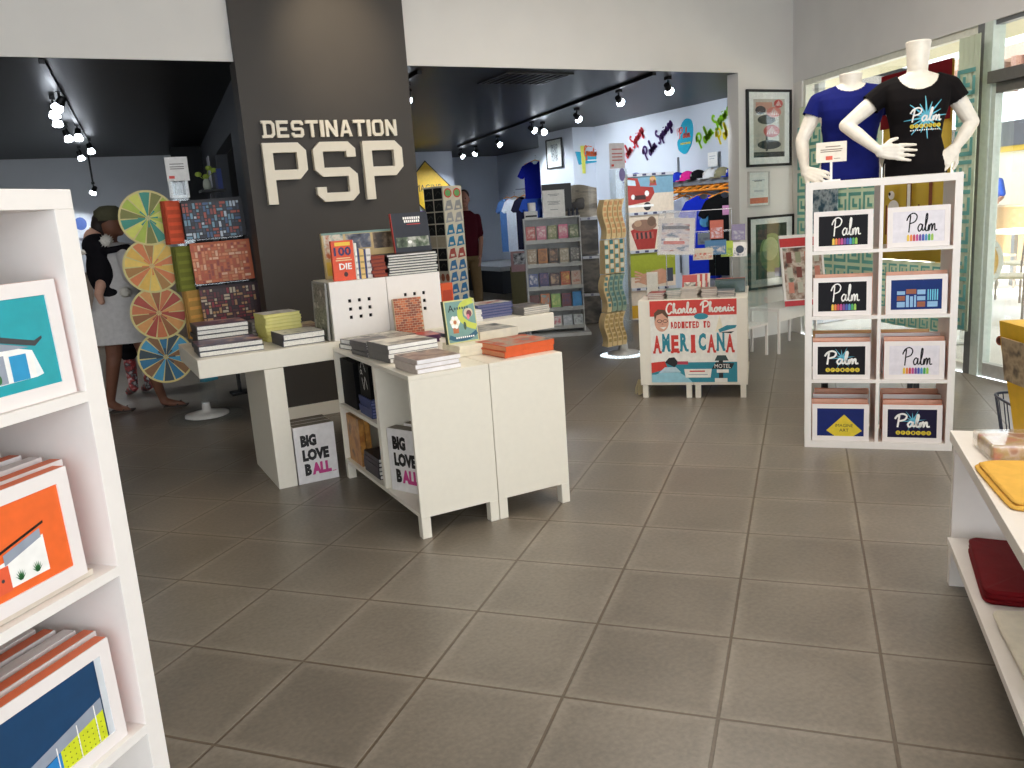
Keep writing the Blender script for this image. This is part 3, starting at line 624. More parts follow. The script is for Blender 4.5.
# ================================================================ lettering on the column
def loops(name, shapes, depth, mat, parent, T):
    cu = bpy.data.curves.new('c', 'CURVE'); cu.dimensions = '2D'; cu.fill_mode = 'BOTH'; cu.extrude = depth/2
    for lp in shapes:
        sp = cu.splines.new('POLY'); sp.points.add(len(lp)-1); sp.use_cyclic_u = True
        for p_, q in zip(sp.points, lp): p_.co = (q[0], q[1], 0, 1)
    ob = bpy.data.objects.new('c', cu); me = ob.to_mesh().copy(); ob.to_mesh_clear(); bpy.data.objects.remove(ob)
    me.materials.clear(); me.materials.append(mat)
    for p_ in me.polygons: p_.material_index = 0; p_.use_smooth = False
    me.transform(T); o = bpy.data.objects.new(name, me); C.objects.link(o); o.parent = parent; return o
LW = M((236, 226, 206), .5, amt=.01, name='cream_letters')
sg = empty('lettering', (0, 6.22, 0), 0, 'large cream raised letters DESTINATION PSP on the charcoal column', 'sign')
def bigP(): return [[(0, 0), (.2, 0), (.2, .40), (.72, .40), (.9, .55), (.9, .87), (.74, 1), (0, 1)], [(.2, .56), (.2, .84), (.70, .84), (.70, .56)]]
def bigS(): return [[(.15, 0), (.75, 0), (.9, .12), (.9, .45), (.74, .57), (.2, .57), (.2, .84), (.70, .84), (.70, .74), (.9, .74), (.9, .88), (.75, 1), (.15, 1), (0, .88), (0, .54), (.16, .42), (.70, .42), (.70, .15), (.2, .15), (.2, .25), (0, .25), (0, .12)]]
SL = {'D': [[(0, 0), (.78, 0), (1, .2), (1, .8), (.78, 1), (0, 1), (0, .84), (.13, .84), (.13, .16), (0, .16)], [(.35, .18), (.35, .82), (.68, .82), (.78, .72), (.78, .28), (.68, .18)]],
 'E': [[(0, 0), (.9, 0), (.9, .19), (.24, .19), (.24, .41), (.8, .41), (.8, .59), (.24, .59), (.24, .81), (.9, .81), (.9, 1), (0, 1)]],
 'S': [[(.15, 0), (.8, 0), (.95, .14), (.95, .46), (.8, .58), (.22, .58), (.22, .81), (.72, .81), (.72, .72), (.95, .72), (.95, .86), (.8, 1), (.15, 1), (0, .86), (0, .53), (.15, .4), (.73, .4), (.73, .19), (.22, .19), (.22, .28), (0, .28), (0, .14)]],
 'T': [[(.37, 0), (.61, 0), (.61, .81), (.98, .81), (.98, 1), (0, 1), (0, .81), (.37, .81)]],
 'I': [[(0, 0), (1, 0), (1, 1), (0, 1)]],
 'N': [[(0, 0), (.24, 0), (.24, .6), (.72, 0), (.95, 0), (.95, 1), (.71, 1), (.71, .4), (.24, 1), (0, 1)]],
 'A': [[(0, 0), (.23, 0), (.3, .2), (.7, .2), (.77, 0), (1, 0), (.66, 1), (.34, 1)], [(.36, .37), (.5, .79), (.64, .37)]],
 'O': [[(.18, 0), (.77, 0), (.95, .18), (.95, .82), (.77, 1), (.18, 1), (0, .82), (0, .18)], [(.3, .18), (.23, .26), (.23, .74), (.3, .82), (.65, .82), (.72, .74), (.72, .26), (.65, .18)]]}
def put(shape, x0, z0, w_, h_, d_, name):
    T = Matrix.Translation((x0, -d_/2-.012, z0)) @ Matrix.Rotation(R(90), 4, 'X')
    loops(name, [[(a*w_, b_*h_) for a, b_ in lp] for lp in shape], d_, LW, sg, T)
p_ = [atY(x, y, 6.19) for x, y in ((258, 119), (401, 121), (264, 136.5), (398, 137), (262, 143), (400, 141), (267, 203.5), (388, 200))]
x0_, x1_, z0_, z1_ = p_[2].x, p_[3].x, (p_[2].z+p_[3].z)/2, (p_[0].z+p_[1].z)/2
word = 'DESTINATION'; wd = {'I': .30}; tot = sum(wd.get(c_, 1)+.13 for c_ in word)-.13; u_ = (x1_-x0_+.01)/tot; cx = x0_-.012
for c_ in word: put(SL[c_], cx, z0_, wd.get(c_, 1)*u_, z1_-z0_, .025, 'letter'); cx += (wd.get(c_, 1)+.13)*u_
z0_, z1_ = (p_[6].z+p_[7].z)/2, (p_[4].z+p_[5].z)/2
for shape, (xa, xb) in ((bigP(), (263.5, 306.5)), (bigS(), (313.5, 355.5)), (bigP(), (363, 402))):
    a = atY(xa, 165, 6.19).x; b_ = atY(xb, 165, 6.19).x
    put(shape, a, z0_, (b_-a)/.9, z1_-z0_, .05, 'letter')
# ================================================================ cube shelves with tile boxes
SALM = M((238, 138, 100), .5); BXW = M((238, 230, 226), .4, amt=.01)
def tile_box(loc, rot, art, label, w_=.30, h_=.212, t_=.03, side=SALM, lean=-3, group=None, print_name='tile_print', front=None):
    o_ = empty('tile_box', loc, (R(lean), 0, rot), label, 'box', group)
    m_ = .026; b = MB(); FW = front or BXW
    b.box(0, w_, .003, t_, 0, h_, side)
    b.box(0, w_, 0, .003, 0, m_, FW); b.box(0, w_, 0, .003, h_-m_, h_, FW); b.box(0, m_, 0, .003, m_, h_-m_, FW); b.box(w_-m_, w_, 0, .003, m_, h_-m_, FW)
    ct_ = b.build('carton', o_)
    if art:
        b = MB(); b.base = .0029; b.lv = .0004; art(b, m_, m_, w_-m_, h_-m_); b.build(print_name, ct_)
    return o_
KB = M((14, 12, 18), .5, spec=.2); NV = M((24, 38, 104), .5, spec=.2); NVL = M((16, 46, 112), .5, spec=.2); PUR = M((26, 20, 52), .5, spec=.2); CY = M((100, 190, 215), .35); YEL = M((222, 196, 40), .4)
RAIN = [M(c, .4) for c in ((228, 190, 60), (226, 130, 50), (200, 60, 70), (190, 60, 130), (110, 60, 140), (60, 80, 170), (70, 140, 190), (60, 160, 90), (150, 190, 70))]
SHEET = M((226, 220, 226), .3)
def a_palm(bgm, ink):
    def f_(b, x0, z0, x1, z1):
        W_, H_ = x1-x0, z1-z0; b.rect(x0, z0, x1, z1, bgm, 0); script(b, 'Palm', x0+.26*W_, z0+.34*H_, x0+.86*W_, .55*H_, ink, .24, 1)
        for i, c in enumerate(RAIN):
            xa = x0+(.28+.058*i)*W_; b.rect(xa, z0+.03*H_, xa+.05*W_, z0+(.2+.02*(i % 2))*H_, c, 1); b.disc(xa+.025*W_, z0+.2*H_, .022*W_, .05*H_, c, 2, 8)
    return f_
def star(b, cx, cz, r_, mat, lvl=1, n=12):
    for i in range(n):
        a = math.pi*2*i/n+.1; L_ = r_*(1 if i % 2 == 0 else .72); w_ = r_*.06
        if n == 16:
            for q in range(8):
                f0, f1_ = q/8, (q+1)/8; w0, w1 = w_*(1-f0*.8), w_*(1-f1_*.8)
                b.poly([(cx+math.cos(a)*L_*f0+math.sin(a)*w0, cz+math.sin(a)*L_*f0-math.cos(a)*w0), (cx+math.cos(a)*L_*f1_+math.sin(a)*w1, cz+math.sin(a)*L_*f1_-math.cos(a)*w1), (cx+math.cos(a)*L_*f1_-math.sin(a)*w1, cz+math.sin(a)*L_*f1_+math.cos(a)*w1), (cx+math.cos(a)*L_*f0-math.sin(a)*w0, cz+math.sin(a)*L_*f0+math.cos(a)*w0)], mat, lvl)
            continue
        b.poly([(cx-math.sin(a)*w_, cz+math.cos(a)*w_), (cx+math.sin(a)*w_, cz-math.cos(a)*w_), (cx+math.cos(a)*L_, cz+math.sin(a)*L_)], mat, lvl)
def springs(b, cx, cz, w_, lvl=2):
    r_ = w_/14.6
    for i, c in enumerate('SPRINGS'):
        x = cx-w_/2+r_+i*(w_-2*r_)/6; b.disc(x, cz, r_, r_, YEL, lvl, 12); b.text(c, x-r_*.42, cz-r_*.55, x+r_*.42, cz+r_*.55, M((70, 60, 30), .5), lvl+1)
def a_star(bgm):
    def f_(b, x0, z0, x1, z1):
        W_, H_ = x1-x0, z1-z0; b.rect(x0, z0, x1, z1, bgm, 0); star(b, x0+.52*W_, z0+.6*H_, .36*W_ if .36*W_ < .4*H_ else .42*H_, CY, 1)
        script(b, 'Palm', x0+.14*W_, z0+.38*H_, x0+.86*W_, .42*H_, PAPER, .34, 3); springs(b, x0+.53*W_, z0+.17*H_, .72*W_, 3)
    return f_
def a_imagine(b, x0, z0, x1, z1):
    W_, H_ = x1-x0, z1-z0; b.rect(x0, z0, x1, z1, NV, 0); cx = x0+.58*W_
    b.poly([(cx-.38*W_, z0+.2*H_), (cx-.2*W_, z0), (cx+.2*W_, z0), (cx+.38*W_, z0+.2*H_), (cx, z0+.78*H_)], YEL, 1)
    b.text('IMAGINE', cx-.19*W_, z0+.33*H_, cx+.19*W_, z0+.44*H_, BLACK, 2); b.text('ART', cx-.1*W_, z0+.16*H_, cx+.1*W_, z0+.27*H_, BLACK, 2)
def a_navy(b, x0, z0, x1, z1):
    W_, H_ = x1-x0, z1-z0; b.rect(x0, z0, x1, z1, NVL, 0); BR_ = M((150, 84, 50), .5); LB = M((140, 180, 215), .5); r = random.Random(3)
    for (a, c, d_, e, m_) in ((.12, .5, .28, .62, LB), (.30, .52, .5, .68, BR_), (.52, .5, .68, .66, LB), (.12, .3, .28, .46, BR_), (.30, .08, .36, .48, LB), (.38, .08, .44, .44, LB), (.46, .08, .5, .48, LB), (.52, .3, .68, .44, LB), (.52, .08, .68, .26, BR_), (.12, .08, .28, .26, LB)): b.rect(x0+a*W_, z0+c*H_, x0+d_*W_, z0+e*H_, m_, 1)
    for k in range(5): b.rect(x0+(.72+.045*k)*W_, z0+.3*H_, x0+(.745+.045*k)*W_, z0+.66*H_, CY, 1); 
    b.rect(x0+.72*W_, z0+.08*H_, x0+.92*W_, z0+.26*H_, LB, 1)
KO = Vector((3.584, 3.268, 0)); KR = R(-47.3); KM = Matrix.Translation(KO) @ Matrix.Rotation(KR, 4, 'Z')
def KP(x, y, z): return KM @ Vector((x, y, z))
def cube_shelf(loc, rot, label, w_, h_, d_, cols, zs, up=.036, top=.04, back=False, mat=WHITE2):
    t = empty('cube_shelf', loc, rot, label, 'shelf')
    MB().box(0, up, 0, d_, 0, h_-top, mat).build('side_panel', t, .001); MB().box(w_-up, w_, 0, d_, 0, h_-top, mat).build('side_panel', t, .001)
    MB().box(0, w_, 0, d_, h_-top, h_, mat).build('top_panel', t, .0015); MB().box(up, w_-up, 0, d_, 0, zs[-1], mat).build('bottom_panel', t)
    if cols == 2: MB().box(w_/2-.009, w_/2+.009, .001, d_, zs[-1], h_-top, mat).build('divider', t)
    for z in zs[:-1]:
        if cols == 2:
            MB().box(up, w_/2-.009, .001, d_, z-.018, z, mat).build('shelf', t); MB().box(w_/2+.009, w_-up, .001, d_, z-.018, z, mat).build('shelf', t)
        else: MB().box(up, w_-up, 0, d_, z-.02, z, mat).build('shelf', t)
    if back: MB().box(up, w_-up, d_-.006, d_-.001, zs[-1], h_-top, mat).build('back_panel', t)
    return t
KZ = [1.118, .758, .398, .04]
cube_shelf(KO, KR, 'tall white eight-cell cube shelf of tile boxes under the two mannequins', .762, 1.49, .39, 2, KZ)
rows = ['top', 'second row', 'third row', 'bottom']
AR_ = [[(a_palm(KB, PAPER), 'black Palm tile with rainbow row'), (a_palm(SHEET, KB), 'white Palm tile with rainbow row')], [(a_palm(KB, PAPER), 'black Palm tile with rainbow row'), (a_navy, 'navy tile with window pattern')],
       [(a_star(KB), 'black Palm Springs starburst tile'), (a_palm(SHEET, KB), 'slipped white Palm tile')], [(a_imagine, 'blue tile with yellow IMAGINE ART diamond'), (a_star(PUR), 'purple Palm Springs starburst tile')]]
nb = [[0, 0], [1, 1], [2, 2], [3, 3]]; SFR = M((240, 186, 158), .5)
for i in range(4):
    for j in range(2):
        x = (.042, .412)[j]; cell = 'in the cube shelf\'s %s %s cell' % (rows[i], ('left', 'right')[j])
        tile_box(KP(x, .012, KZ[i]+.001), KR, AR_[i][j][0], 'boxed %s %s' % (AR_[i][j][1], cell))
        for k in range(nb[i][j]):
            y = .075+k*.10+rnd.uniform(0, .01)
            hh = .224+.008*k
            tile_box(KP(x-.004+rnd.uniform(0, .02), y, KZ[i]+.001), KR, None, 'salmon box, %s behind the front one %s' % (('next', 'second', 'third', 'rearmost')[k], cell), h_=hh, lean=-2-rnd.random(), front=(SFR, BXW)[k % 2], group='tile boxes queued in the cube shelf')

# ---- left foreground shelf
LO = Vector((0.026, 1.75, 0)); LR = R(45)
LM = Matrix.Translation(LO) @ Matrix.Rotation(LR, 4, 'Z') @ Matrix.Translation((-.76, 0, 0))
LZ = [1.166, .812, .462, .11]
sh = cube_shelf(LM.to_translation(), LR, 'tall white cube shelf in the left foreground with orange and teal tile boxes', .76, 1.537, .39, 1, LZ, up=.045, top=.036, back=True)
MB().box(.371, .389, .002, .38, .11, 1.50, WHITE2).build('divider', sh)
OR_ = M((240, 106, 44), .4); TEAL = M((24, 160, 172), .3); LNV = M((26, 66, 104), .3); GRY = M((150, 158, 172), .4); DG_ = M((60, 62, 66), .4); GRN = M((50, 110, 60), .5)
def b_teal(b, x0, z0, x1, z1):
    W_, H_ = x1-x0, z1-z0; b.rect(x0, z0, x1, z1, TEAL, 0)
    X = lambda u, v: (x0+u*W_, z0+v*H_)
    b.poly([X(0, .1), X(.8, .12), X(.8, .42), X(.55, .52), X(.28, .42), X(0, .44)], PAPER, 1)
    b.poly([X(0, .44), X(.12, .55), X(.28, .40), X(.28, .46), X(.13, .60), X(0, .50)], DG_, 3); b.poly([X(.28, .40), X(.55, .56), X(.83, .46), X(.9, .53), X(.9, .56), X(.83, .52), X(.56, .62), X(.28, .46)], DG_, 3)
    b.poly([X(.3, .4), X(.55, .55), X(.78, .46), X(.5, .47)], GRY, 2)
    for k in range(4): b.rect(*X(.02+.09*k, .14), *X(.09+.09*k, .38), M((226, 230, 234), .5), 2)
    b.rect(*X(.44, .12), *X(.56, .42), GRY, 2); b.disc(*X(.5, .34), .02*W_, .03*H_, PAPER, 3); b.rect(*X(.6, .12), *X(.74, .4), M((40, 150, 200), .4), 2); b.disc(*X(.49, .18), .02*W_, .05*H_, GRN, 4); b.poly([X(.8, .12), X(.86, .14), X(.8, .42)], M((236, 240, 240), .4), 1)
def b_orange(b, x0, z0, x1, z1):
    W_, H_ = x1-x0, z1-z0; b.rect(x0, z0, x1, z1, OR_, 0); X = lambda u, v: (x0+u*W_, z0+v*H_)
    b.poly([X(0, .1), X(.8, .1), X(.8, .52), X(.62, .44), X(0, .3)], PAPER, 1)
    b.poly([X(.44, .5), X(.82, .64), X(.82, .67), X(.44, .53), X(0, .38), X(0, .35)], BLACK, 3); b.poly([X(.46, .36), X(.78, .5), X(.78, .6), X(.46, .48)], GRY, 2); b.poly([X(.08, .28), X(.42, .34), X(.42, .46), X(.08, .36)], GRY, 2)
    b.rect(*X(.34, .08), *X(.48, .36), M((232, 96, 60), .4), 3); b.disc(*X(.42, .22), .012*W_, .02*H_, DG_, 4); b.poly([X(.2, .44), X(.42, .5), X(.42, .58), X(.2, .5)], M((190, 150, 100), .6), 3)
    for k in range(2): b.rect(*X(.12+.11*k, .1), *X(.2+.11*k, .3), GRY, 2)
    for u in (.56, .7):
        for q in range(7): a = R(30+20*q); b.poly([X(u-.01, .14), X(u+.01, .14), (x0+u*W_+math.cos(a)*.013, z0+.14*H_+math.sin(a)*.02)], GRN, 4)
def b_navy(b, x0, z0, x1, z1):
    W_, H_ = x1-x0, z1-z0; b.rect(x0, z0, x1, z1, LNV, 0); X = lambda u, v: (x0+u*W_, z0+v*H_); YG_ = M((214, 222, 40), .4)
    b.poly([X(.5, 0), X(.93, 0), X(.93, .36), X(.5, .26)], YG_, 1); b.poly([X(.0, .12), X(.93, .36), X(.93, .52), X(0, .26)], GRY, 2)
    for u in (.25, .47, .67, .85): b.rect(x0+u*W_-.0012, z0, x0+u*W_+.0012, z0+(.13+.42*u)*H_, PAPER, 3)
    b.poly([X(.3, 0), X(.5, 0), X(.5, .24), X(.3, .18)], M((40, 130, 200), .4), 1); b.rect(*X(0, 0), *X(.3, .12), M((200, 214, 226), .4), 1)
    for i in range(9):
        for j in range(4): b.disc(x0+(.53+.045*i)*W_, z0+(.03+.07*j)*H_, .0016, .0016, M((120, 130, 40), .5), 3, 6)
    b.rect(*X(.94, 0), *X(1, 1), M((210, 214, 218), .4), 3)
ORS = M((232, 118, 78), .5)
def LP(x, y, z): return LM @ Vector((x, y, z))
tile_box(LP(.405, .012, LZ[0]+.001), LR, b_teal, 'white box with teal tile of a zigzag-roof house in the left foreground shelf', lean=-2, side=ORS)
tile_box(LP(.355, .012, LZ[1]+.014), LR, b_orange, 'white box with orange tile of a slanted-roof house in the left foreground shelf', lean=-2, side=ORS)
tile_box(LP(.378, .012, LZ[2]+.001), LR, b_navy, 'white box with navy and yellow-green tile in the left foreground shelf', lean=-2, side=ORS, h_=.215)
MB().box(0, .28, 0, .2, 0, .012, M((216, 206, 190), .5)).build('flat_box', None, .001, LP(.395, .02, LZ[1]+.001), LR, 'flat pale box lying under the orange-house tile box', 'box')
for k in range(4):
    tile_box(LP(.392-.004*k, .06+.045*k, LZ[1]+.001), LR, None, 'orange-edged tile box, %s behind the orange house box' % ('next', 'second', 'third', 'rearmost')[k], side=(ORS, BXW)[k % 2], h_=.225+.004*k, lean=-1, group='tile boxes behind the orange house')
    tile_box(LP(.395-.006*k, .06+.045*k, LZ[2]+.001), LR, None, 'orange-edged tile box, %s behind the navy tile box' % ('next', 'second', 'third', 'rearmost')[k], side=(ORS, BXW)[k % 2], h_=.215, lean=-1, group='tile boxes behind the navy one')
tile_box(LP(.05, .03, LZ[2]+.001), LR, None, 'blank white box in the left cell of the foreground shelf', side=BXW, lean=-2)

# ================================================================ mannequins on the cube shelf
def torso(x, y, s=1.0):
    """hips to neck on a stand plate; x,y = centre; z from 0"""
    k = s
    return [(x, y, .0, .150*k, .105*k), (x, y, .06, .150*k, .108*k), (x, y, .12, .132*k, .095*k), (x, y, .19, .114*k, .082*k), (x, y-.004, .26, .122*k, .086*k), (x, y-.014, .33, .140*k, .102*k), (x, y-.012, .38, .148*k, .104*k), (x, y, .44, .158*k, .088*k), (x, y+.008, .475, .150*k, .070*k), (x, y+.012, .50, .11*k, .058*k), (x, y+.012, .52, .06*k, .05*k)]
def mannequin(px, py, twist, sides, label, slabel, shirt_mat, sleeve=.36, neck_h=.66, scoop=True, arms=None, print_=None, s_t=1.0, sname='t_shirt', hemcut=.004):
    T = KM @ Matrix.Translation((px, py, 1.4905)) @ Matrix.Rotation(twist, 4, 'Z')
    SF = sleeve
    t = empty('mannequin', T.to_translation(), T.to_euler(), label, 'mannequin')
    P = [('loft', torso(0, 0, s_t)), ('cap', (0, .012, .49), .055, (0, .004, neck_h-.09), .046), ('loft', [(0, .004, neck_h-.14, .050, .050), (0, .003, neck_h-.05, .056, .056), (0, .001, neck_h, .062, .062)], 2.0)]
    SL_ = []
    for sd in sides:
        sh_, el, wr = arms[sd]; 
        P += [('chain', [((sd*.09, .006, .455), .050), (sh_, .045), (tuple(Vector(sh_).lerp(Vector(el), .5)), .043), (el, .036), (tuple(Vector(el).lerp(Vector(wr), .35)), .036), (wr, .023)])]
        dd, nn, ts, cu = arms[('h', sd)]; P += hand(wr, dd, nn, cu, ts, 1.05)
        e = Vector(sh_).lerp(Vector(el), .52); SL_.append(('chain', [((sd*.09, .006, .455), .052), (sh_, .049), (tuple(Vector(sh_).lerp(Vector(el), SF+.04)), .050)]))
    fuse(P, .0042, MANN, 'body', t, smooth=4)
    def cut(c):
        if c.z < hemcut or c.z > .535: return True
        if scoop and ((c.x/.098)**2+((c.z-.515)/(.088 if c.y < 0 else .04))**2) < 1: return True
        if not scoop and (c.x/.078)**2+((c.z-.52)/.045)**2 < 1: return True
        for sd in sides:
            sh_, el, _ = arms[sd]; a = Vector(sh_).lerp(Vector(el), SF); n = (Vector(el)-Vector(sh_)).normalized()
            if (c-a).dot(n) > 0 and abs(c.x) > .15: return True
        return False
    shirt = fuse([('loft', [(x, y, z-.02 if i == 0 else z, rx, ry) for i, (x, y, z, rx, ry) in enumerate(torso(0, 0, s_t))])]+SL_, .005, shirt_mat, sname, t, inflate=.008, cut=cut, smooth=5, solid=.002)
    tag(shirt, slabel)
    if print_:
        bb = MB(); print_(bb)
        # wrap the print onto the chest
        bpy.context.view_layer.update()
        from mathutils.bvhtree import BVHTree
        me = shirt.data; tr_ = BVHTree.FromPolygons([v.co for v in me.vertices], [tuple(p.vertices) for p in me.polygons])
        nv = []
        for v in bb.v:
            h_ = tr_.ray_cast(Vector((v.x, -.6, v.z)), Vector((0, 1, 0)))
            nv.append(Vector((v.x, (h_[0].y if h_[0] else -.1)-.004+v.y*1.0, v.z)))
        bb.v = nv; bb.build('shirt_print', shirt)
    return t
A1 = {-1: ((-.155, .01, .435), (-.345, -.01, .285), (-.19, -.12, .135)), 1: ((.155, .01, .435), (.272, .03, .250), (.185, -.03, .12)),
      ('h', -1): ((1, -.12, -.14), (-.1, -1, .0), -1, .12), ('h', 1): ((-.6, -.35, -.6), (.35, -.8, .3), -1, 1.3)}
def pr(b):
    star(b, .03, .285, .105, CY, 1, 16); script(b, 'Palm', -.05, .268, .105, .06, PAPER, .3, 3); springs(b, .03, .245, .15, 3)
    for k in range(14): b.rect(-.042+k*.0106, .222, -.036+k*.0106, .228, PAPER, 1)
mannequin(.545, .115, R(3), (-1, 1), 'headless white mannequin torso with both hands on its hips, on the cube shelf', 'black scoop-neck T-shirt with Palm Springs starburst print on the front mannequin', M((20, 17, 18), .85, kind='cloth', name='black_jersey'), arms=A1, print_=pr, neck_h=.675)
A2 = {-1: ((-.165, .0, .435), (-.255, -.02, .235), (-.235, -.06, .065)), 1: ((.165, 0, .44), (.30, .08, .25), (.17, .06, .09)),
      ('h', -1): ((.55, -.3, -.25), (-.5, -.6, .4), 1, .5), ('h', 1): ((-.9, -.2, -.2), (.2, .8, .3), 1, .4)}
mannequin(.232, .30, R(0), (-1, 1), 'headless white mannequin torso behind left on the cube shelf, one arm hanging at its side', 'plain royal blue T-shirt on the rear mannequin', M((22, 30, 104), .85, kind='cloth', name='blue_jersey'), arms=A2, neck_h=.575, scoop=False, s_t=1.12)
ts = empty('sign_holder', KP(.128, .035, 1.4905), KR+R(4), 'small white card sign on a stand at the left corner of the cube shelf top', 'sign')
b = MB(); b.box(-.045, .045, -.022, .022, 0, .008, PAPER); b.box(-.006, .006, -.003, .003, .008, .1, PAPER); b.build('stand', ts)
b = MB(); b.box(-.077, .077, -.004, .004, .1, .205, M((246, 236, 220), .5)); b.base = -.004
for (x, z, x1) in ((-.03, .178, .045), (-.055, .163, .055), (-.055, .153, .05)): b.rect(x, z, x1, z+.005, M((150, 130, 110), .6), 1)
b.rect(-.028, .112, .006, .132, M((226, 92, 64), .5), 1); b.rect(.012, .116, .045, .119, M((150, 130, 110), .6), 1); b.build('card', ts)

# ================================================================ poster stand with records and racks
PO = Vector((3.668, 4.925, 0)); PR = R(-44.9); PM = Matrix.Translation(PO) @ Matrix.Rotation(PR, 4, 'Z')
def PP(x, y, z): return PM @ Vector((x, y, z))
for k, nm in ((0, 'left half'), (1, 'right half')):
    p = PP(.39*k, 0, 0); c_ = empty('display_cabinet', p, PR, 'white cabinet of the poster display near the doorway, %s' % nm, 'cabinet'); w_ = .388; d_ = .8
    MB().box(0, w_, 0, .018, .1, .735, WHITE).build('front_panel', c_, .001); MB().box(0, w_, 0, d_, .72, .738, WHITE).build('top_panel', c_, .001) if False else MB().box(0, w_, .018, d_, .72, .738, WHITE).build('top_panel', c_, .001)
    MB().box(0, w_, .018, d_, .1, .118, WHITE).build('bottom_panel', c_); MB().box(0, .018, .018, d_, .118, .72, WHITE).build('side_panel', c_)
    if k == 0: MB().box(w_-.018, w_, .018, d_, .118, .72, WHITE).build('side_panel', c_)
    else:
        MB().box(.018, w_, .39, .41, .118, .72, WHITE).build('divider', c_); MB().box(.018, w_, .41, d_, .41, .428, WHITE).build('shelf', c_); MB().box(.018, w_, .018, .39, .41, .428, WHITE).build('shelf', c_)
    for x in (.012, w_-.052):
        for y in (.01, d_-.05): MB().box(x, x+.04, y, y+.04, 0, .1, WHITE).build('leg', c_, .001)
ps = empty('poster', PP(.085, -.002, .122), PR, 'red, white and teal Addicted to Americana poster on the front of the white cabinets', 'poster')
b = MB(); RD = M((206, 56, 44), .4); TQ = M((38, 134, 152), .4); PW = M((240, 236, 226), .4); W_, H_ = .62, .612
b.box(0, W_, -.004, 0, 0, H_, PW); b.base = -.004; b.rect(0, H_-.115, W_, H_, RD, 1)
b.rect(0, 0, W_, .15, TQ, 1); b.poly([(0, .15), (0, .07), (.12, .105), (.1, .16)], RD, 2)
b.poly([(.0, .0), (.3, .0), (.27, .03), (.2, .08), (.1, .085), (.03, .06), (0, .06)], M((150, 200, 214), .4), 3); b.poly([(.05, .07), (.1, .115), (.18, .115), (.22, .075)], M((190, 214, 222), .4), 3)
b.poly([(.1, .15), (.13, .185), (.17, .19), (.2, .15), (.17, .115)], BLACK, 3); b.rect(.19, .135, .27, .158, M((186, 60, 80), .5), 3)
b.poly([(.25, .035), (.43, .035), (.44, .1), (.24, .1)], PW, 4); b.rect(.28, .078, .39, .088, RD, 5); b.rect(.27, .055, .41, .06, GRY, 5)
b.rect(.49, 0, .52, .19, BLACK, 3); b.rect(.46, 0, .55, .03, PW, 4); b.poly([(.44, .1), (.58, .1), (.60, .14), (.47, .15)], BLACK, 4); b.text('MOTEL', .46, .105, .575, .135, PW, 5); b.poly([(.46, .16), (.56, .16), (.54, .2), (.48, .2)], M((40, 60, 60), .4), 4); b.rect(.475, .07, .56, .095, PW, 4)
b.disc(.37, .49, .05, .023, TQ, 2)
# portrait cut-out with glasses
FS = M((214, 160, 134), .5); HR = M((92, 66, 48), .6)
b.disc(.085, .455, .052, .072, FS, 3); b.poly([(.035, .46), (.03, .52), (.06, .55), (.11, .545), (.135, .5), (.13, .48), (.09, .52), (.05, .505)], HR, 4)
for x in (.07, .112): b.disc(x, .462, .018, .013, BLACK, 4); b.disc(x, .462, .014, .009, FS, 5)
b.rect(.084, .461, .098, .465, BLACK, 4); b.poly([(.07, .415), (.12, .42), (.1, .4)], PW, 4); b.poly([(.088, .455), (.1, .436), (.085, .434)], M((190, 130, 110), .5), 4)
script(b, 'Charles Phoenix', .115, .515, .605, .075, PW, .36, 3, R(1))
for i, c in enumerate('ADDICTED TO'):
    if c != ' ': b.text(c, .15+i*.0262, .405, .172+i*.0262, .455, RD, 2, bold=.04); b.rect(.152+i*.0262, .405, .158+i*.0262, .455, RD, 2)
for i, c in enumerate('AMERICANA'):
    m_ = (RD, TQ)[i % 2]; x = .02+i*.0655; w2_ = .03 if c == 'I' else .054; x += (.054-w2_)/2; dz = (0, .012)[i % 2]
    b.text(c, x, .225+dz, x+w2_, .355+dz, m_, 2, bold=.05)
    for q in (x-.004, x+w2_-.012): b.rect(q, .22+dz, q+.018, .238+dz, m_, 4) if c != 'C' else None
b.poly([(.47, .375), (.50, .495), (.53, .375)], M((236, 226, 200), .4), 2); b.poly([(.50, .37), (.61, .40), (.62, .42), (.55, .42), (.49, .39)], TQ, 3); b.poly([(.49, .37), (.6, .375), (.58, .36)], BLACK, 3)
b.build('print', ps)
# records and books in fans on top
zt = .739
for k in range(5):
    cs = ((150, 62, 56), (120, 138, 130), (196, 188, 174), (140, 120, 110), (90, 96, 100))
    n_ = (4, 5, 6, 5, 4)[k]
    stack(n_, tuple(PP(.13+.125*k, .10+.03*(k % 2), zt)), .115, .15, .012, PR+R((-4, 6, -8, 5, 0)[k]), M(cs[k], .45), '%s picture book' % ('red', 'sage', 'cream', 'brown', 'grey')[k], 'in its stack on the poster cabinets', 'picture books on the poster display', page=M((200, 190, 180), .6), soft=True)
for k in range(6):
    o = empty('magazine', PP(.30+.018*k, .24+.02*k, zt+.006), (R(-28), 0, PR), 'red-spined magazine leaning in the fan on the poster display, %s' % ('frontmost', 'second', 'third', 'fourth', 'fifth', 'rearmost')[k], 'magazine', 'fanned magazines')
    MB().box(0, .11, 0, .008, 0, .16, M(((170, 60, 56), (196, 190, 180))[k % 2], .4)).build('cover', o); b = MB(); b.base = 0; b.rect(.012, .02, .1, .1, PX[k % 5], 1); b.build('cover_print', o)
cr_ = empty('record_bin', PP(.53, .30, zt), PR, 'clear plastic bin of dark teal sleeves on the right of the poster display', 'bin')
b = MB(); b.box(0, .24, 0, .004, 0, .09, ACRYL); b.box(0, .24, .2, .204, 0, .09, ACRYL); b.box(0, .004, .004, .2, 0, .09, ACRYL); b.box(.236, .24, .004, .2, 0, .09, ACRYL); b.build('bin', cr_)
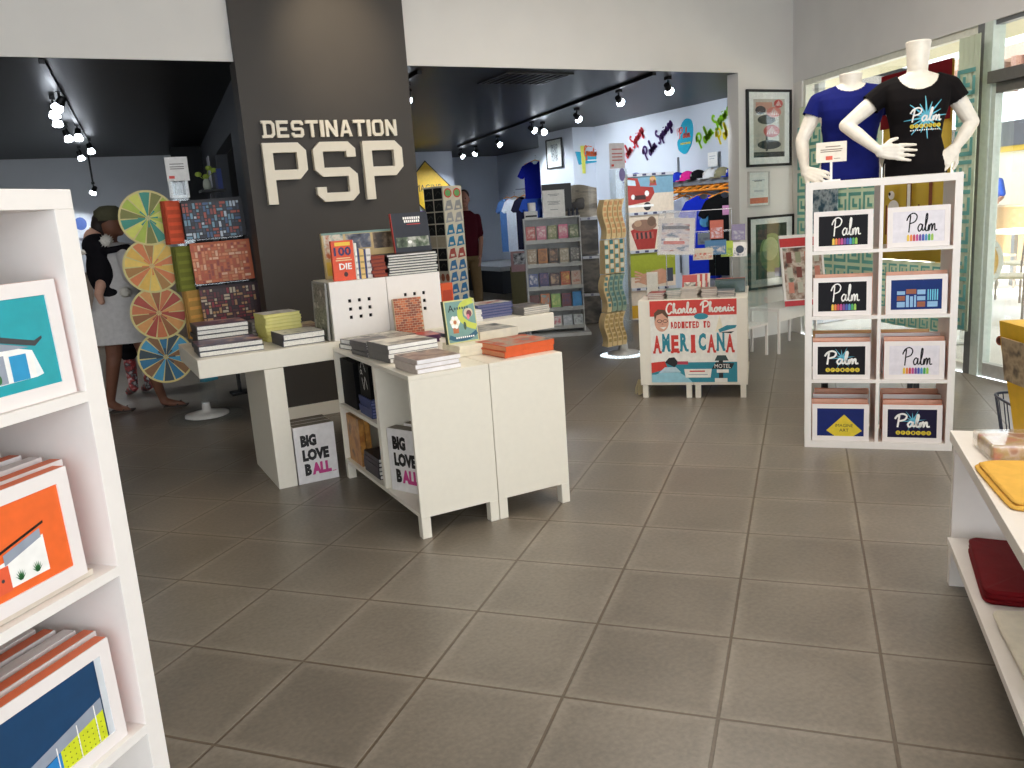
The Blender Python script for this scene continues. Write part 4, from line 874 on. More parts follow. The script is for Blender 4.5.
for k in range(6): MB().box(.012, .228, 0, .018, .004, .095+.004*(k % 2), M(((60, 84, 84), (90, 106, 100), (190, 90, 70))[k % 3], .5)).build('sleeve', None, 0, PP(.53, .315+.028*k, zt), PR, 'dark sleeve standing in the clear bin, %s' % ('frontmost', 'second from front', 'third from front', 'fourth from front', 'fifth from front', 'rearmost')[k], 'sleeve', 'sleeves in the clear bin')
ah = empty('brochure_holder', PP(.02, .30, zt), PR, 'clear upright holder of pale leaflets at the left of the poster display', 'holder')
MB().box(0, .10, 0, .05, .0, .004, ACRYL).build('base', ah); b = MB(); b.box(0, .10, 0, .003, .004, .17, ACRYL); b.box(0, .1, .047, .05, .004, .2, ACRYL); b.build('sheet', ah); MB().box(.01, .09, .01, .04, .005, .18, M((214, 206, 196), .6)).build('leaflets', ah)
# wire rack with bagged print and cards
wr_ = empty('wire_rack', PP(.40, .52, zt), PR, 'wire and acrylic card rack rising behind the poster display', 'rack')
b = MB(); 
for x in (-.24, .26): b.tube([(x, 0, 0), (x, 0, .62)], .004, CHROME)
for z in (.30, .46, .62): b.tube([(-.24, 0, z), (.26, 0, z)], .003, CHROME)
for z in (.28, .45): b.box(-.24, .26, -.05, 0, z, z+.004, ACRYL)
b.build('wire_frame', wr_)
bp_ = empty('bagged_print', PP(.11, .40, .99+.06), (R(-8), R(3), PR), 'plastic-bagged framed print of a pool and cars hanging left on the card rack', 'print')
MB().box(0, .27, 0, .012, 0, .275, M((216, 208, 202), .5)).build('mount', bp_); b = MB(); b.rect(.022, .022, .235, .235, PIC(((60, 90, 120), (190, 180, 190), (214, 200, 196), (150, 60, 50)), 12, seed=31, stretch=(1, 1, 3)), 1)
b.rect(.03, .19, .23, .215, M((60, 60, 80), .5), 2); b.rect(.04, .075, .20, .10, M((206, 80, 60), .5), 2); b.rect(.05, .1, .16, .125, PW, 2); b.build('picture', bp_)
MB().box(-.006, .28, -.006, .018, -.006, .33, PLAST).build('plastic_bag', bp_)
cards = [((.40, .385), (.16, .11), ((60, 110, 150), (200, 190, 180)), 'blue pool', 1.02), ((.44, .40), (.10, .14), ((180, 90, 70), (200, 200, 210)), 'red car', 1.14), ((.345, .42), (.10, .09), ((90, 100, 110), (60, 70, 90)), 'grey mountain', 1.10),
         ((.52, .40), (.09, .12), ((170, 190, 50), (120, 150, 60)), 'lime', 1.00), ((.60, .40), (.11, .11), ((236, 232, 226), (70, 80, 110)), 'white with a round blue picture', .995), ((.60, .41), (.10, .12), ((130, 120, 150), (170, 170, 180)), 'lilac', 1.12), ((.31, .38), (.15, .09), ((200, 190, 170), (190, 80, 60)), 'beige street', .985)]
for (xy, wh, cc, nm, z) in cards:
    o = empty('greeting_card', PP(xy[0]+.06, xy[1]+.09, z), (R(-6), 0, PR), 'small %s postcard on the card rack of the poster display' % nm, 'card')
    MB().box(0, wh[0], 0, .006, 0, wh[1], M(cc[0], .4)).build('card', o)
    b = MB(); b.rect(.008, .008, wh[0]-.008, wh[1]*.6, PIC((cc[1], cc[0], cc[1]), 26, seed=len(nm)), 1)
    if 'round' in nm: b.disc(.06, .055, .03, .03, M((60, 70, 90), .5), 2)
    b.build('picture', o)
raf = empty('raffia_bundle', PP(-.03, .12, 0), 0, 'pale straw bundle on the floor left of the poster cabinets', 'bundle')
b = MB(); 
for k in range(26):
    a = rnd.uniform(0, 6.28); r_ = rnd.uniform(.01, .035); b.tube([(math.cos(a)*.012, math.sin(a)*.012, .1+rnd.uniform(-.02, .02)), (math.cos(a)*r_, math.sin(a)*r_, .05), (math.cos(a)*r_*1.2, math.sin(a)*r_*1.2, .004)], .003, M((206, 190, 150), .8))
b.build('straw', raf)

# ================================================================ right foreground table
TO = Vector((2.668, 1.772, 0)); TR = R(42.2-180)    # local x runs from the far corner towards the viewer, local y to the right
TM = Matrix.Translation(TO) @ Matrix.Rotation(TR, 4, 'Z')
def TP(x, y, z): return TM @ Vector((x, y, z))
tt = empty('display_bench', TO, TR, 'long low white table with a lower shelf of bags in the right foreground', 'table')
MB().box(0, 1.9, 0, .62, .54, .578, WHITE2).build('tabletop', tt, .002)
MB().box(0.002, .04, .012, .30, 0, .539, WHITE2).build('end_panel', tt, .001); MB().box(0.002, .04, .304, .61, 0, .539, WHITE2).build('end_panel', tt, .001)
MB().box(1.86, 1.898, .012, .61, 0, .539, WHITE2).build('end_panel', tt, .001)
MB().box(-.02+.062, 1.858, 0, .6, .165, .19, WHITE2).build('lower_shelf', tt, .0015)
def folded(loc, rot, w_, d_, h_, mat, label, cat, nm, layers=3, seed=0, parent=None):
    r = random.Random(seed); b = MB(); n = 26; z0 = 0
    for k in range(layers):
        hh = h_/layers; ins = r.uniform(0, .015); rings = []
        for t_, e in ((0, .006), (.25, 0), (.75, 0), (1, .008)):
            ring = []
            for i in range(n):
                a = 2*math.pi*i/n; ca, sa = math.cos(a), math.sin(a); q = 2/14
                x = math.copysign(abs(ca)**q, ca)*(w_/2-ins-e); y = math.copysign(abs(sa)**q, sa)*(d_/2-ins-e)
                ring.append(Vector((x+r.uniform(-.003, .003), y+r.uniform(-.003, .003), z0+t_*hh+(r.uniform(-.002, .004) if t_ == 1 else 0))))
            rings.append(ring)
        b.rings(rings, mat); z0 += hh*.99
    o = b.build(nm, parent, 0, loc, rot, label, cat, sub=1); return o
YT = M((228, 178, 84), .9, kind='cloth', name='yellow_towel'); MR = M((112, 14, 22), .6, kind='cloth', name='maroon_fabric')
folded(TP(.60, .20, .579), TR+R(4), .40, .38, .022, YT, 'folded yellow cloth bag on the right foreground table', 'bag', 'cloth_bag', 2, 3)
folded(TP(.36, .21, .1905), TR+R(-3), .44, .36, .045, MR, 'folded dark red bag with thin strap on the lower shelf, upper left', 'bag', 'cloth_bag', 3, 4)
folded(TP(.86, .22, .1905), TR+R(2), .44, .38, .03, M((222, 214, 196), .85, kind='cloth', name='cream_canvas'), 'folded cream canvas bag with leather tabs on the lower shelf', 'bag', 'cloth_bag', 3, 5)
folded(TP(1.02, .24, .579), TR+R(2), .34, .34, .03, M((236, 228, 214), .85, kind='cloth'), 'folded white cloth behind the yellow bag on the foreground table', 'cloth', 'folded_cloth', 2, 6)
pk = empty('wrapped_package', TP(.27, .16, .579), TR+R(6), 'cellophane-wrapped pink and green patterned pack at the far end of the foreground table', 'package')
b = MB(); b.box(-.09, .09, -.10, .12, 0, .045, PIC(((206, 120, 96), (190, 160, 90), (214, 190, 170), (160, 80, 60)), 16, seed=33)); b.build('contents', pk, .006); MB().box(-.098, .098, -.112, .135, 0, .056, PLAST).build('wrapping', pk, .008)
pk2 = empty('wrapped_package', TP(.32, .38, .579), TR+R(10), 'orange cellophane pack with white label behind the patterned pack on the foreground table', 'package')
b = MB(); b.box(-.07, .06, -.07, .12, 0, .04, M((206, 110, 50), .4)); b.box(-.03, .04, -.02, .06, .04, .041, PAPER); b.build('contents', pk2, .004); MB().box(-.078, .068, -.078, .13, 0, .048, PLAST).build('wrapping', pk2, .006)
yb = empty('gift_bag', TP(.10, .245, .579), TR+R(15), 'tall yellow paper bag with dark picture at the right edge on the foreground table', 'bag')
YM = M((222, 176, 30), .5, name='yellow_bag_paper'); b = MB(); b.rings([[Vector((x, y, z)) for x, y in ((-q, -q2), (q, -q2), (q, q2), (-q, q2))] for z, q, q2 in ((0, .065, .04), (.1, .08, .05), (.3, .115, .075), (.39, .125, .08))], YM, False); b.build('bag', yb)
b = MB(); b.T = Matrix.Rotation(R(7), 4, 'X') ; b.box(-.08, .08, -.052, -.048, .2, .35, PIC(((60, 50, 44), (180, 160, 130), (110, 90, 70)), 16, seed=35)); b.build('picture', yb)
bk = empty('wire_basket', TP(-.95, .50, 0), TR+R(10), 'dark blue shopping basket handle and rim just past the foreground table', 'basket')
BN = M((24, 30, 50), .4); b = MB()
def rr(w2, d2, z, n=24): return [Vector((math.copysign(abs(math.cos(2*math.pi*i/n))**.4, math.cos(2*math.pi*i/n))*w2, math.copysign(abs(math.sin(2*math.pi*i/n))**.4, math.sin(2*math.pi*i/n))*d2, z)) for i in range(n+1)]
b.tube(rr(.2, .14, .46), .006, BN); b.tube(rr(.17, .11, .26), .004, BN)
for k in range(24): b.tube([rr(.2, .14, .46)[k], rr(.17, .11, .26)[k]], .0025, BN)
b.build('basket', bk); b = MB(); b.tube([(-.2, 0, .46), (-.18, 0, .50), (-.1, 0, .525), (.1, 0, .525), (.18, 0, .50), (.2, 0, .46)], .008, BN); b.build('handle', bk)
b = MB()
for x in (-.14, .14):
    for y in (-.09, .09): b.tube([(x, y, 0), (x, y, .26)], .006, BN)
b.build('stand', bk)
# ================================================================ left room: spinner with placemats and painted discs
SX, SY = .80, 6.86; ACRYF = CLEAR('clear_floor_disc', (.9, .92, .92), .006)
sp = empty('spinner_stand', (SX, SY, 0), 0, 'clear acrylic spinner stand with card sign on top behind the long table', 'stand')
b = MB(); b.lathe([(.30, 0), (.30, .012), (.29, .014)], ACRYF, n=40); b.build('floor_disc', sp)
b = MB(); b.lathe([(.17, .0145), (.17, .03), (.10, .045), (.035, .06), (.03, .12)], M((206, 204, 200), .3), n=32); b.build('base', sp)
b = MB(); b.box(-.03, -.022, -.06, .06, .12, 1.84, ACRYL); b.box(.082, .09, -.06, .06, .12, 1.84, ACRYL); b.box(-.022, .082, .052, .06, .12, 1.84, ACRYL); b.box(-.022, .082, -.06, -.052, .12, 1.84, ACRYL); b.build('column', sp)
b = MB(); b.box(-.04, -.015, -.05, .0, 1.74, 1.86, M((210, 212, 212), .3)); b.box(.08, .10, -.05, .0, 1.74, 1.86, M((210, 212, 212), .3)); b.box(-.04, .10, -.05, .0, 1.72, 1.74, M((210, 212, 212), .3)); b.build('sign_bracket', sp)
b = MB(); b.T = Matrix.Translation((.13, 0, 0)); b.box(-.175, -.015, -.06, -.05, 1.845, 2.02, M((226, 224, 222), .5)); b.base = -.06
for z in (1.965, 1.945, 1.93): b.rect(-.145, z, -.045, z+.006, M((120, 116, 112), .6), 1)
b.rect(-.16, 1.862, -.12, 1.882, M((214, 70, 60), .5), 1); b.build('sign_card', sp)
def mosaic(b, w_, h_, cols, seed, bgm, lvl=1, s=.0245):
    r = random.Random(seed); ms_ = [M(c, .4) for c in cols]; b.rect(0, 0, w_, h_, bgm, lvl); z = .004
    nx = int(w_/s); nz = int(h_/s); used_ = set()
    for j in range(nz):
        for i in range(nx):
            if (i, j) in used_: continue
            ww_, hh = r.choice(((1, 1), (2, 1), (1, 2), (2, 1), (1, 2), (1, 1)))
            if i+ww_ > nx or (i+1, j) in used_: ww_ = 1
            if j+hh > nz: hh = 1
            for a in range(ww_):
                for c in range(hh): used_.add((i+a, j+c))
            b.rect(i*s+.0035, j*s+.0035, (i+ww_)*s-.0035, (j+hh)*s-.0035, r.choice(ms_), lvl+1)
pm = [((1.375, 1.665), ((60, 90, 130), (190, 200, 210), (170, 70, 50), (50, 60, 80), (110, 150, 170), (30, 36, 56), (140, 60, 56)), (28, 26, 34), 'navy, white and red'), ((1.035, 1.345), ((214, 110, 60), (230, 150, 100), (196, 84, 44), (240, 190, 150), (206, 130, 80), (160, 60, 40)), (196, 96, 50), 'orange'), ((.72, 1.01), ((150, 30, 44), (110, 24, 36), (190, 140, 90), (90, 40, 40), (60, 30, 34), (200, 180, 150)), (50, 18, 26), 'dark red')]
SL_A = R(-4)
for k, ((z0, z1), cols, bgc, nm) in enumerate(pm):
    o = empty('placemat', (SX+.02+.02*k, SY-.14, z0+.03), (R(-3), R(-1), SL_A), '%s mosaic-patterned placemat %s on the spinner stand' % (nm, ('at the top', 'in the middle', 'lowest')[k]), 'placemat', 'mosaic placemats')
    b = MB(); b.box(0, .44, .0, .006, 0, z1-z0, M(bgc, .5)); mosaic(b, .44, z1-z0, cols, k+3, M(bgc, .5)); b.build('mat', o)
    b = MB(); b.box(-.004, .444, -.012, .008, -.012, -.004, ACRYL); b.build('pocket_lip', o)
# side pockets with coasters, left of the placemats
for k, (c, nm, z0, z1, x) in enumerate((((226, 96, 66), 'coral', 1.36, 1.68, -.205), ((130, 134, 60), 'olive', 1.0, 1.34, -.19), ((214, 164, 90), 'tan', .63, 1.0, -.17), ((60, 130, 150), 'teal', .28, .62, -.145))):
    for q in range(3):
        o = MB().box(0, .13, 0, .010, 0, z1-z0, M(tuple(int(v*(1-.1*q)) for v in c), .5)); o.base = 0
        if q == 0: 
            for u in range(5): o.rect(.01, .02+u*(z1-z0)/5.5, .12, .045+u*(z1-z0)/5.5, M(tuple(min(255, int(v*1.15)) for v in c), .5), 1)
        o.build('card_pack', None, 0, (SX+x+.11+.012*k-.012*q, SY-.12+.016*q, z0+.02), R(30), '%s patterned card pack hanging on the left side of the spinner stand, %s' % (nm, ('front one', 'middle one', 'rear one')[q]), 'card pack', '%s card packs' % nm)
discs = [((145, 218), ((210, 214, 90), (40, 140, 120), (120, 120, 40), (170, 190, 60)), 'green and teal'), ((149, 266), ((226, 180, 70), (214, 120, 60), (170, 120, 50), (236, 200, 90)), 'yellow and orange'), ((156, 313), ((200, 110, 60), (170, 60, 40), (214, 150, 80), (150, 90, 40)), 'rust and orange'), ((163, 357), ((30, 110, 150), (40, 60, 70), (60, 150, 190), (130, 90, 50)), 'blue and brown')]
for k, (q, cols, nm) in enumerate(discs):
    p = atY(q[0]+3, q[1], SY-.02+.01*k); ms_ = [M(c, .45) for c in cols]; r_ = .205
    b = MB(); b.cone((0, .012, 0), (0, .0, 0), r_, r_, M((210, 196, 130), .5), 40, smooth=False)
    for i in range(14):
        a0, a1 = 2*math.pi*i/14, 2*math.pi*(i+1)/14
        for ra, rb_, m_ in ((.02, .19, ms_[(i*3+k) % 4]),):
            b.poly([(math.cos(a)*r, math.sin(a)*r) for a, r in ((a0+.03, ra), (a0+.03, rb_), ((a0+a1)/2, rb_), (a1-.03, rb_), (a1-.03, ra))], m_, 1)
    for i in range(8): a = i*math.pi/4; b.poly([(0, 0), (math.cos(a-.1)*.07, math.sin(a-.1)*.07), (math.cos(a+.1)*.07, math.sin(a+.1)*.07)], ms_[1], 2)
    o = b.build('painted_disc', None, 0, p, R(-8), 'round %s segmented placemat on the left of the spinner, %s' % (nm, ('topmost', 'second from top', 'third from top', 'lowest')[k]), 'placemat', 'round segmented placemats')
# small vase and books on a dark shelf in the passage
vs_ = MB(); vs_.box(1.10, 1.30, 7.55, 7.75, 1.79, 1.81, BLACK); vs_.box(1.19, 1.21, 7.6, 7.7, 0, 1.79, BLACK); vs_.box(1.12, 1.28, 7.57, 7.73, 0, .02, BLACK); vs_.build('pedestal', label='slim black pedestal behind the spinner carrying a plant vase', cat='pedestal')
va = empty('plant_vase', (1.16, 7.63, 1.811), 0, 'small clear vase with round green leaves above the top placemat', 'plant')
MB().lathe([(.028, 0), (.035, .03), (.03, .07), (.018, .09)], M((190, 196, 180), .2), n=16).build('vase', va)
b = MB(); LF = M((160, 180, 70), .6)
for x, z in ((-.06, .12), (.0, .10), (.07, .15), (.03, .17)): b.tube([(0, 0, .08), (x*.6, 0, z-.02), (x, 0, z)], .003, LF); b.ell((x, 0, z+.01), (.028, .02, .022), LF, 10, 6)
b.build('leaves', va)
MB().box(-.02, .02, -.06, .06, 0, .17, M((40, 60, 130), .5)).build('book', None, .001, (1.265, 7.65, 1.811), 0, 'blue book standing right of the plant vase', 'book')
for k, z in enumerate((1.95, 1.55)):
    p = atX(203, 168+30*k, 1.53); t = MB(); t.box(0, .012, 0, .30, 0, .34, M((196, 200, 206), .5)); t.build('wall_card', None, 0, (1.56 if k == 0 else 1.55, 9.95, z), R(-5.3), 'pale framed notice on the dark passage wall, %s' % ('upper', 'lower')[k], 'notice')

# far-left counter stuff
ct = empty('counter', (-1.6, 12.6, 0), 0, 'brown counter with pale sign panel at the far end of the left room', 'counter')
MB().box(-1.8, 3.1, 0, .5, 0, 1.0, M((130, 112, 96), .6)).build('body', ct); MB().box(-1.8, 3.1, -.03, .5, 1.0, 1.04, M((80, 70, 62), .5)).build('worktop', ct)
lp_ = empty('wall_sign', (.05, 13.38, 1.5), 0, 'pale lit sign with small blue emblem behind the woman', 'sign'); b = MB(); b.box(0, .7, -.02, 0, 0, .34, M((216, 220, 226), .5)); b.base = -.02; b.disc(.2, .2, .08, .09, M((70, 100, 170), .5), 1); b.rect(.3, .1, .6, .14, M((190, 150, 90), .5), 1); b.build('panel', lp_)

# ---- woman with a baby carrier
DSK = M((122, 78, 58), .6, name='tanned_skin')
wx, wy = .33, 7.60
wm = empty('person', (wx, wy, 0), R(-20), 'person in a cap and short white dress carrying a black pom-pom baby carrier', 'person')
P = [('loft', [(0, 0, .80, .15, .12), (0, 0, .90, .17, .125), (0, 0, 1.02, .14, .10), (0, -.0, 1.15, .15, .105), (0, 0, 1.28, .17, .11), (0, .0, 1.36, .16, .085), (0, 0, 1.42, .08, .06)]),
     ('cap', (0, 0, 1.38), .055, (.02, .0, 1.50), .05), ('ell', (.035, -.005, 1.58), (.088, .075, .115)), ('ell', (.11, -.005, 1.565), (.02, .012, .016)), ('ell', (.09, -.0, 1.50), (.035, .04, .03)),
     ('chain', [((-.075, 0, .84), .095), ((-.12, .02, .48), .062), ((-.13, .0, .42), .058), ((-.22, .05, .09), .036), ((-.21, .05, .06), .038), ((-.14, .02, .03), .032), ((-.08, .0, .022), .022)]),
     ('chain', [((.09, 0, .84), .095), ((.15, -.02, .48), .062), ((.16, -.03, .42), .058), ((.21, .04, .09), .036), ((.22, .04, .05), .036), ((.30, .02, .03), .03), ((.37, .02, .02), .020)]),
     ('chain', [((.15, -.12, 1.33), .045), ((.20, -.16, 1.12), .038), ((.30, -.05, 1.02), .03), ((.34, .0, 1.06), .024)]), ('chain', [((.12, .14, 1.33), .045), ((.22, .15, 1.12), .038), ((.34, .08, 1.04), .026)])]
P += hand((.34, .0, 1.06), (.7, .3, .5), (.5, -.6, -.3), .5, 1) + hand((.34, .08, 1.04), (.8, -.2, .5), (.4, .6, -.3), .5, -1)
for sx in (-.08, .37):
    for k in range(5): P.append(('cap', (sx+.0, .0+.012*k-.012+(.02 if sx > 0 else 0), .018), .009, (sx+.03-.004*k, .0+.012*k-.012+(.02 if sx > 0 else 0), .012), .008))
fuse(P, .010, DSK, 'body', wm, smooth=3)
fuse([('loft', [(0, 0, .60, .26, .20), (0, 0, .80, .225, .18), (0, 0, 1.0, .17, .14), (0, 0, 1.15, .165, .12), (0, 0, 1.30, .185, .125), (0, 0, 1.38, .16, .09), (0, 0, 1.42, .09, .07)]), ('chain', [((.15, -.12, 1.34), .062), ((.19, -.16, 1.16), .075)]), ('chain', [((.12, .14, 1.34), .062), ((.2, .15, 1.18), .07)])], .012, M((206, 202, 200), .85, kind='cloth', name='white_cotton'), 'dress', wm, inflate=.012, smooth=4, cut=lambda c: c.z < .60 or c.z > 1.44)
hat = MB(); hat.lathe([(.105, 1.60), (.115, 1.64), (.11, 1.68), (.06, 1.715), (.01, 1.72)], M((84, 82, 64), .8, kind='cloth'), (.03, 0)); hat.box(.11, .20, -.06, .06, 1.625, 1.635, M((84, 82, 64), .8, kind='cloth')); hat.build('cap', wm)
fuse([('ell', (.0, 0, 1.62), (.105, .095, .06)), ('ell', (-.06, 0, 1.56), (.06, .075, .08))], .012, M((40, 28, 24), .7), 'hair', wm)
CB = M((22, 20, 24), .8, kind='cloth', name='black_canvas')
bc = fuse([('ell', (-.20, -.02, 1.20), (.13, .15, .22)), ('ell', (-.22, -.04, 1.40), (.11, .12, .11)), ('ell', (-.15, 0, 1.02), (.14, .15, .08)), ('chain', [((-.12, -.14, 1.36), .03), ((.05, -.15, 1.38), .028), ((.1, -.15, 1.2), .02)])], .014, CB, 'baby_carrier', None)
bc.location = (wx+.12, wy-.06, 0); bc.rotation_euler = (0, 0, R(-20)); tag(bc, 'black patterned baby carrier with white pom-poms on the back of the person in white', 'baby carrier')
b = MB()
for p, r_ in (((-.10, -.16, 1.44), .045), ((-.02, -.17, 1.02), .04), ((-.30, -.12, 1.36), .02)):
    b.ell(p, (r_,)*3, M((222, 216, 206), .95), 14, 9)
    for k in range(60): d = Vector((rnd.gauss(0, 1), rnd.gauss(0, 1), rnd.gauss(0, 1))).normalized(); b.cone(Vector(p)+d*r_*.9, Vector(p)+d*r_*1.25, .004, .001, M((222, 216, 206), .95), 4)
b.build('pom_poms', bc)
bb = fuse([('ell', (-.24, -.02, 1.46), (.075, .075, .09)), ('chain', [((-.24, -.02, 1.42), .05), ((-.22, -.04, 1.2), .07), ((-.20, -.12, 1.12), .045), ((-.22, -.18, 1.02), .035), ((-.20, -.2, .96), .026)])], .01, M((196, 150, 128), .6), 'person', None)
bb.location = (wx+.12, wy-.06, 0); bb.rotation_euler = (0, 0, R(-20)); tag(bb, 'baby seated in the black carrier with a bare leg showing', 'person')
sd = MB()
for x, y in ((-.11, .02), (.33, .03)): sd.box(x-.11, x+.08, y-.045, y+.045, 0, .012, M((60, 50, 44), .7)); sd.tube([(x+.0, y-.045, .012), (x+.03, y, .045), (x, y+.045, .012)], .006, M((60, 50, 44), .7))
sd.build('sandals', wm)
ch = fuse([('loft', [(0, 0, .62, .13, .1), (0, 0, .85, .13, .1), (0, 0, 1.0, .14, .09), (0, 0, 1.06, .06, .05)]), ('cap', (0, 0, 1.04), .04, (0, 0, 1.12), .04), ('ell', (0, 0, 1.2), (.08, .09, .11)), ('ell', (0, -.09, 1.19), (.012, .018, .016)),
     ('chain', [((-.07, 0, .66), .075), ((-.07, 0, .36), .05), ((-.07, 0, .08), .035), ((-.07, -.12, .03), .028)]), ('chain', [((.07, 0, .66), .075), ((.08, 0, .36), .05), ((.08, 0, .08), .035), ((.08, -.12, .03), .028)]), ('chain', [((-.16, 0, .98), .04), ((-.2, 0, .75), .03), ((-.2, -.05, .55), .024)]), ('chain', [((.16, 0, .98), .04), ((.2, 0, .75), .03), ((.2, -.05, .55), .024)])]+hand((-.2, -.05, .55), (0, -.1, -1), (-1, 0, 0), .3, 1, .8)+hand((.2, -.05, .55), (0, -.1, -1), (1, 0, 0), .3, -1, .8), .012, DSK, 'person', None)
ch.location = (.44, 8.35, 0); ch.rotation_euler = (0, 0, R(200)); tag(ch, 'child in dark clothes standing beyond the person in the white dress', 'person')
fuse([('loft', [(0, 0, .45, .15, .11), (0, 0, .85, .14, .11), (0, 0, 1.0, .155, .1), (0, 0, 1.06, .07, .06)]), ('chain', [((-.07, 0, .60), .08), ((-.07, 0, .40), .062)]), ('chain', [((.07, 0, .6), .08), ((.08, 0, .4), .062)])], .014, CB, 'clothes', ch, inflate=.01)
fuse([('chain', [((-.07, 0, .34), .053), ((-.07, 0, .08), .04), ((-.07, -.12, .035), .034)]), ('chain', [((.08, 0, .34), .053), ((.08, 0, .08), .04), ((.08, -.12, .035), .034)])], .012, PIC(((210, 206, 206), (60, 56, 60), (180, 60, 60), (214, 210, 210)), 16, seed=41), 'patterned_leggings', ch, inflate=.003)
fuse([('ell', (0, .02, 1.23), (.09, .095, .10))], .014, M((36, 28, 24), .8), 'hair', ch)

# ================================================================ right back room
# black card spinner
cs = empty('card_spinner', (3.107, 7.06, 0), R(22), 'tall square revolving rack of black and blue stickers behind the middle display', 'rack')
b = MB(); b.lathe([(.22, 0), (.22, .03), (.05, .05)], METALB); b.box(-.025, .025, -.025, .025, .05, .5, METALB); b.build('base', cs)
FM = M((214, 206, 186), .5); MB().box(-.122, .122, -.122, .122, .5, 1.715, FM).build('body', cs, .002)
def grid(b, face, rows_, colsf):
    T = b.T; b.T = Matrix.Rotation(face, 4, 'Z') @ Matrix.Translation((0, -.122, 0))
    for j in range(rows_):
        for i in range(2):
            x0 = -.115+i*.118; z1 = 1.70-j*(1.18/rows_); b.base = -.001
            colsf(b, i, j, x0, z1-1.18/rows_+.012, x0+.106, z1)
    b.T = T
def f1(b, i, j, x0, z0, x1, z1):
    if j == 4: b.rect(x0, z0, x1, z1, M((190, 176, 150), .6), 1); return
    if j in (7, 10): 
        for k in range(2): b.disc(x0+.035+.06*k, (z0+z1)/2, .024, .036, M((170, 96, 70), .5), 1, 10)
        return
    b.rect(x0, z0, x1, z1, BLACK, 1); b.stroke([(x0+.02, z0+.03), (x0+.06, z1-.03), (x1-.02, z0+.04)], .006, M((90, 86, 80), .5), 2)
def f2(b, i, j, x0, z0, x1, z1):
    if j == 0: b.disc((x0+x1)/2, (z0+z1)/2, .05, .042, M((206, 70, 60), .5), 1); b.disc((x0+x1)/2, (z0+z1)/2, .036, .03, M((110, 170, 100), .5), 2); return
    c = ((150, 150, 150), (160, 160, 160), (40, 120, 160), (40, 120, 160), (160, 70, 60), (50, 110, 160))[min(j-1, 5)]
    b.poly([(x0, z0), (x1, z0+.01), (x1-.02, z1), (x0+.03, z1-.01)], M(c, .5), 1); b.rect(x0+.03, z0+.02, x1-.03, z0+.04, FM, 2)
b = MB(); grid(b, R(-38-27+10), 11, f1) if False else grid(b, R(-90), 11, f1); grid(b, 0, 11, f2); b.build('stickers', cs)
# man in maroon shirt
mx, my = 4.84, 10.3
mn = empty('person', (mx, my, 0), R(-30), 'person in a maroon polo shirt standing behind the sticker rack', 'person')
mn.scale = (.86, .9, 1); MS = M((150, 104, 84), .6, name='man_skin')
P = [('loft', [(0, 0, .88, .16, .115), (0, 0, 1.0, .155, .115), (0, 0, 1.15, .16, .12), (0, 0, 1.30, .19, .12), (0, 0, 1.42, .19, .095), (0, 0, 1.49, .09, .07)]), ('cap', (0, 0, 1.46), .058, (0, -.01, 1.56), .055),
     ('ell', (0, -.015, 1.665), (.078, .095, .118)), ('ell', (0, -.115, 1.65), (.014, .02, .02)), ('ell', (0, -.08, 1.59), (.04, .035, .03)), ('ell', (-.08, -.01, 1.655), (.012, .022, .03)), ('ell', (.08, -.01, 1.655), (.012, .022, .03)),
     ('chain', [((-.09, 0, .9), .09), ((-.11, -.01, .5), .062), ((-.12, .01, .1), .04), ((-.13, -.04, .04), .04), ((-.14, -.16, .03), .03)]), ('chain', [((.09, 0, .9), .09), ((.11, -.01, .5), .062), ((.12, .01, .1), .04), ((.13, -.04, .04), .04), ((.14, -.16, .03), .03)]),
     ('chain', [((-.18, 0, 1.40), .050), ((-.22, .02, 1.12), .04), ((-.20, -.12, .90), .028)]), ('chain', [((.18, 0, 1.40), .050), ((.22, .02, 1.12), .04), ((.20, -.12, .90), .028)])]
P += hand((-.20, -.12, .90), (.1, -.4, -.9), (-1, -.2, 0), .4, -1)+hand((.20, -.12, .90), (-.1, -.4, -.9), (1, -.2, 0), .4, 1)
bd = fuse(P, .009, MS, 'body', mn, smooth=3)
MRN = M((70, 18, 28), .8, kind='cloth', name='maroon_shirt')
fuse([('loft', [(0, 0, .90, .175, .13), (0, 0, 1.0, .165, .125), (0, 0, 1.15, .17, .13), (0, 0, 1.30, .195, .125), (0, 0, 1.42, .195, .1), (0, 0, 1.49, .1, .08), (0, 0, 1.51, .07, .065)]), ('chain', [((-.18, 0, 1.40), .054), ((-.205, .01, 1.20), .052)]), ('chain', [((.18, 0, 1.40), .054), ((.205, .01, 1.20), .052)])], .011, MRN, 'shirt', mn, inflate=.01, cut=lambda c: c.z > 1.515 or c.z < .9)
fuse([('loft', [(0, 0, .84, .165, .12), (0, 0, .95, .165, .12)]), ('chain', [((-.09, 0, .88), .09), ((-.11, -.01, .5), .075), ((-.12, .01, .08), .06)]), ('chain', [((.09, 0, .88), .09), ((.11, -.01, .5), .075), ((.12, .01, .08), .06)])], .012, M((112, 92, 64), .8, kind='cloth'), 'trousers', mn, inflate=.008)
fuse([('ell', (0, .01, 1.71), (.085, .095, .085))], .01, M((34, 28, 26), .8), 'hair', mn, cut=None)
b = MB()
for x in (-.03, .03): b.ell((x, -.102, 1.672), (.012, .008, .006), M((40, 30, 28), .5), 8, 6)
b.ell((0, -.1, 1.61), (.024, .01, .005), M((150, 80, 74), .5), 8, 6); b.build('face_details', mn)

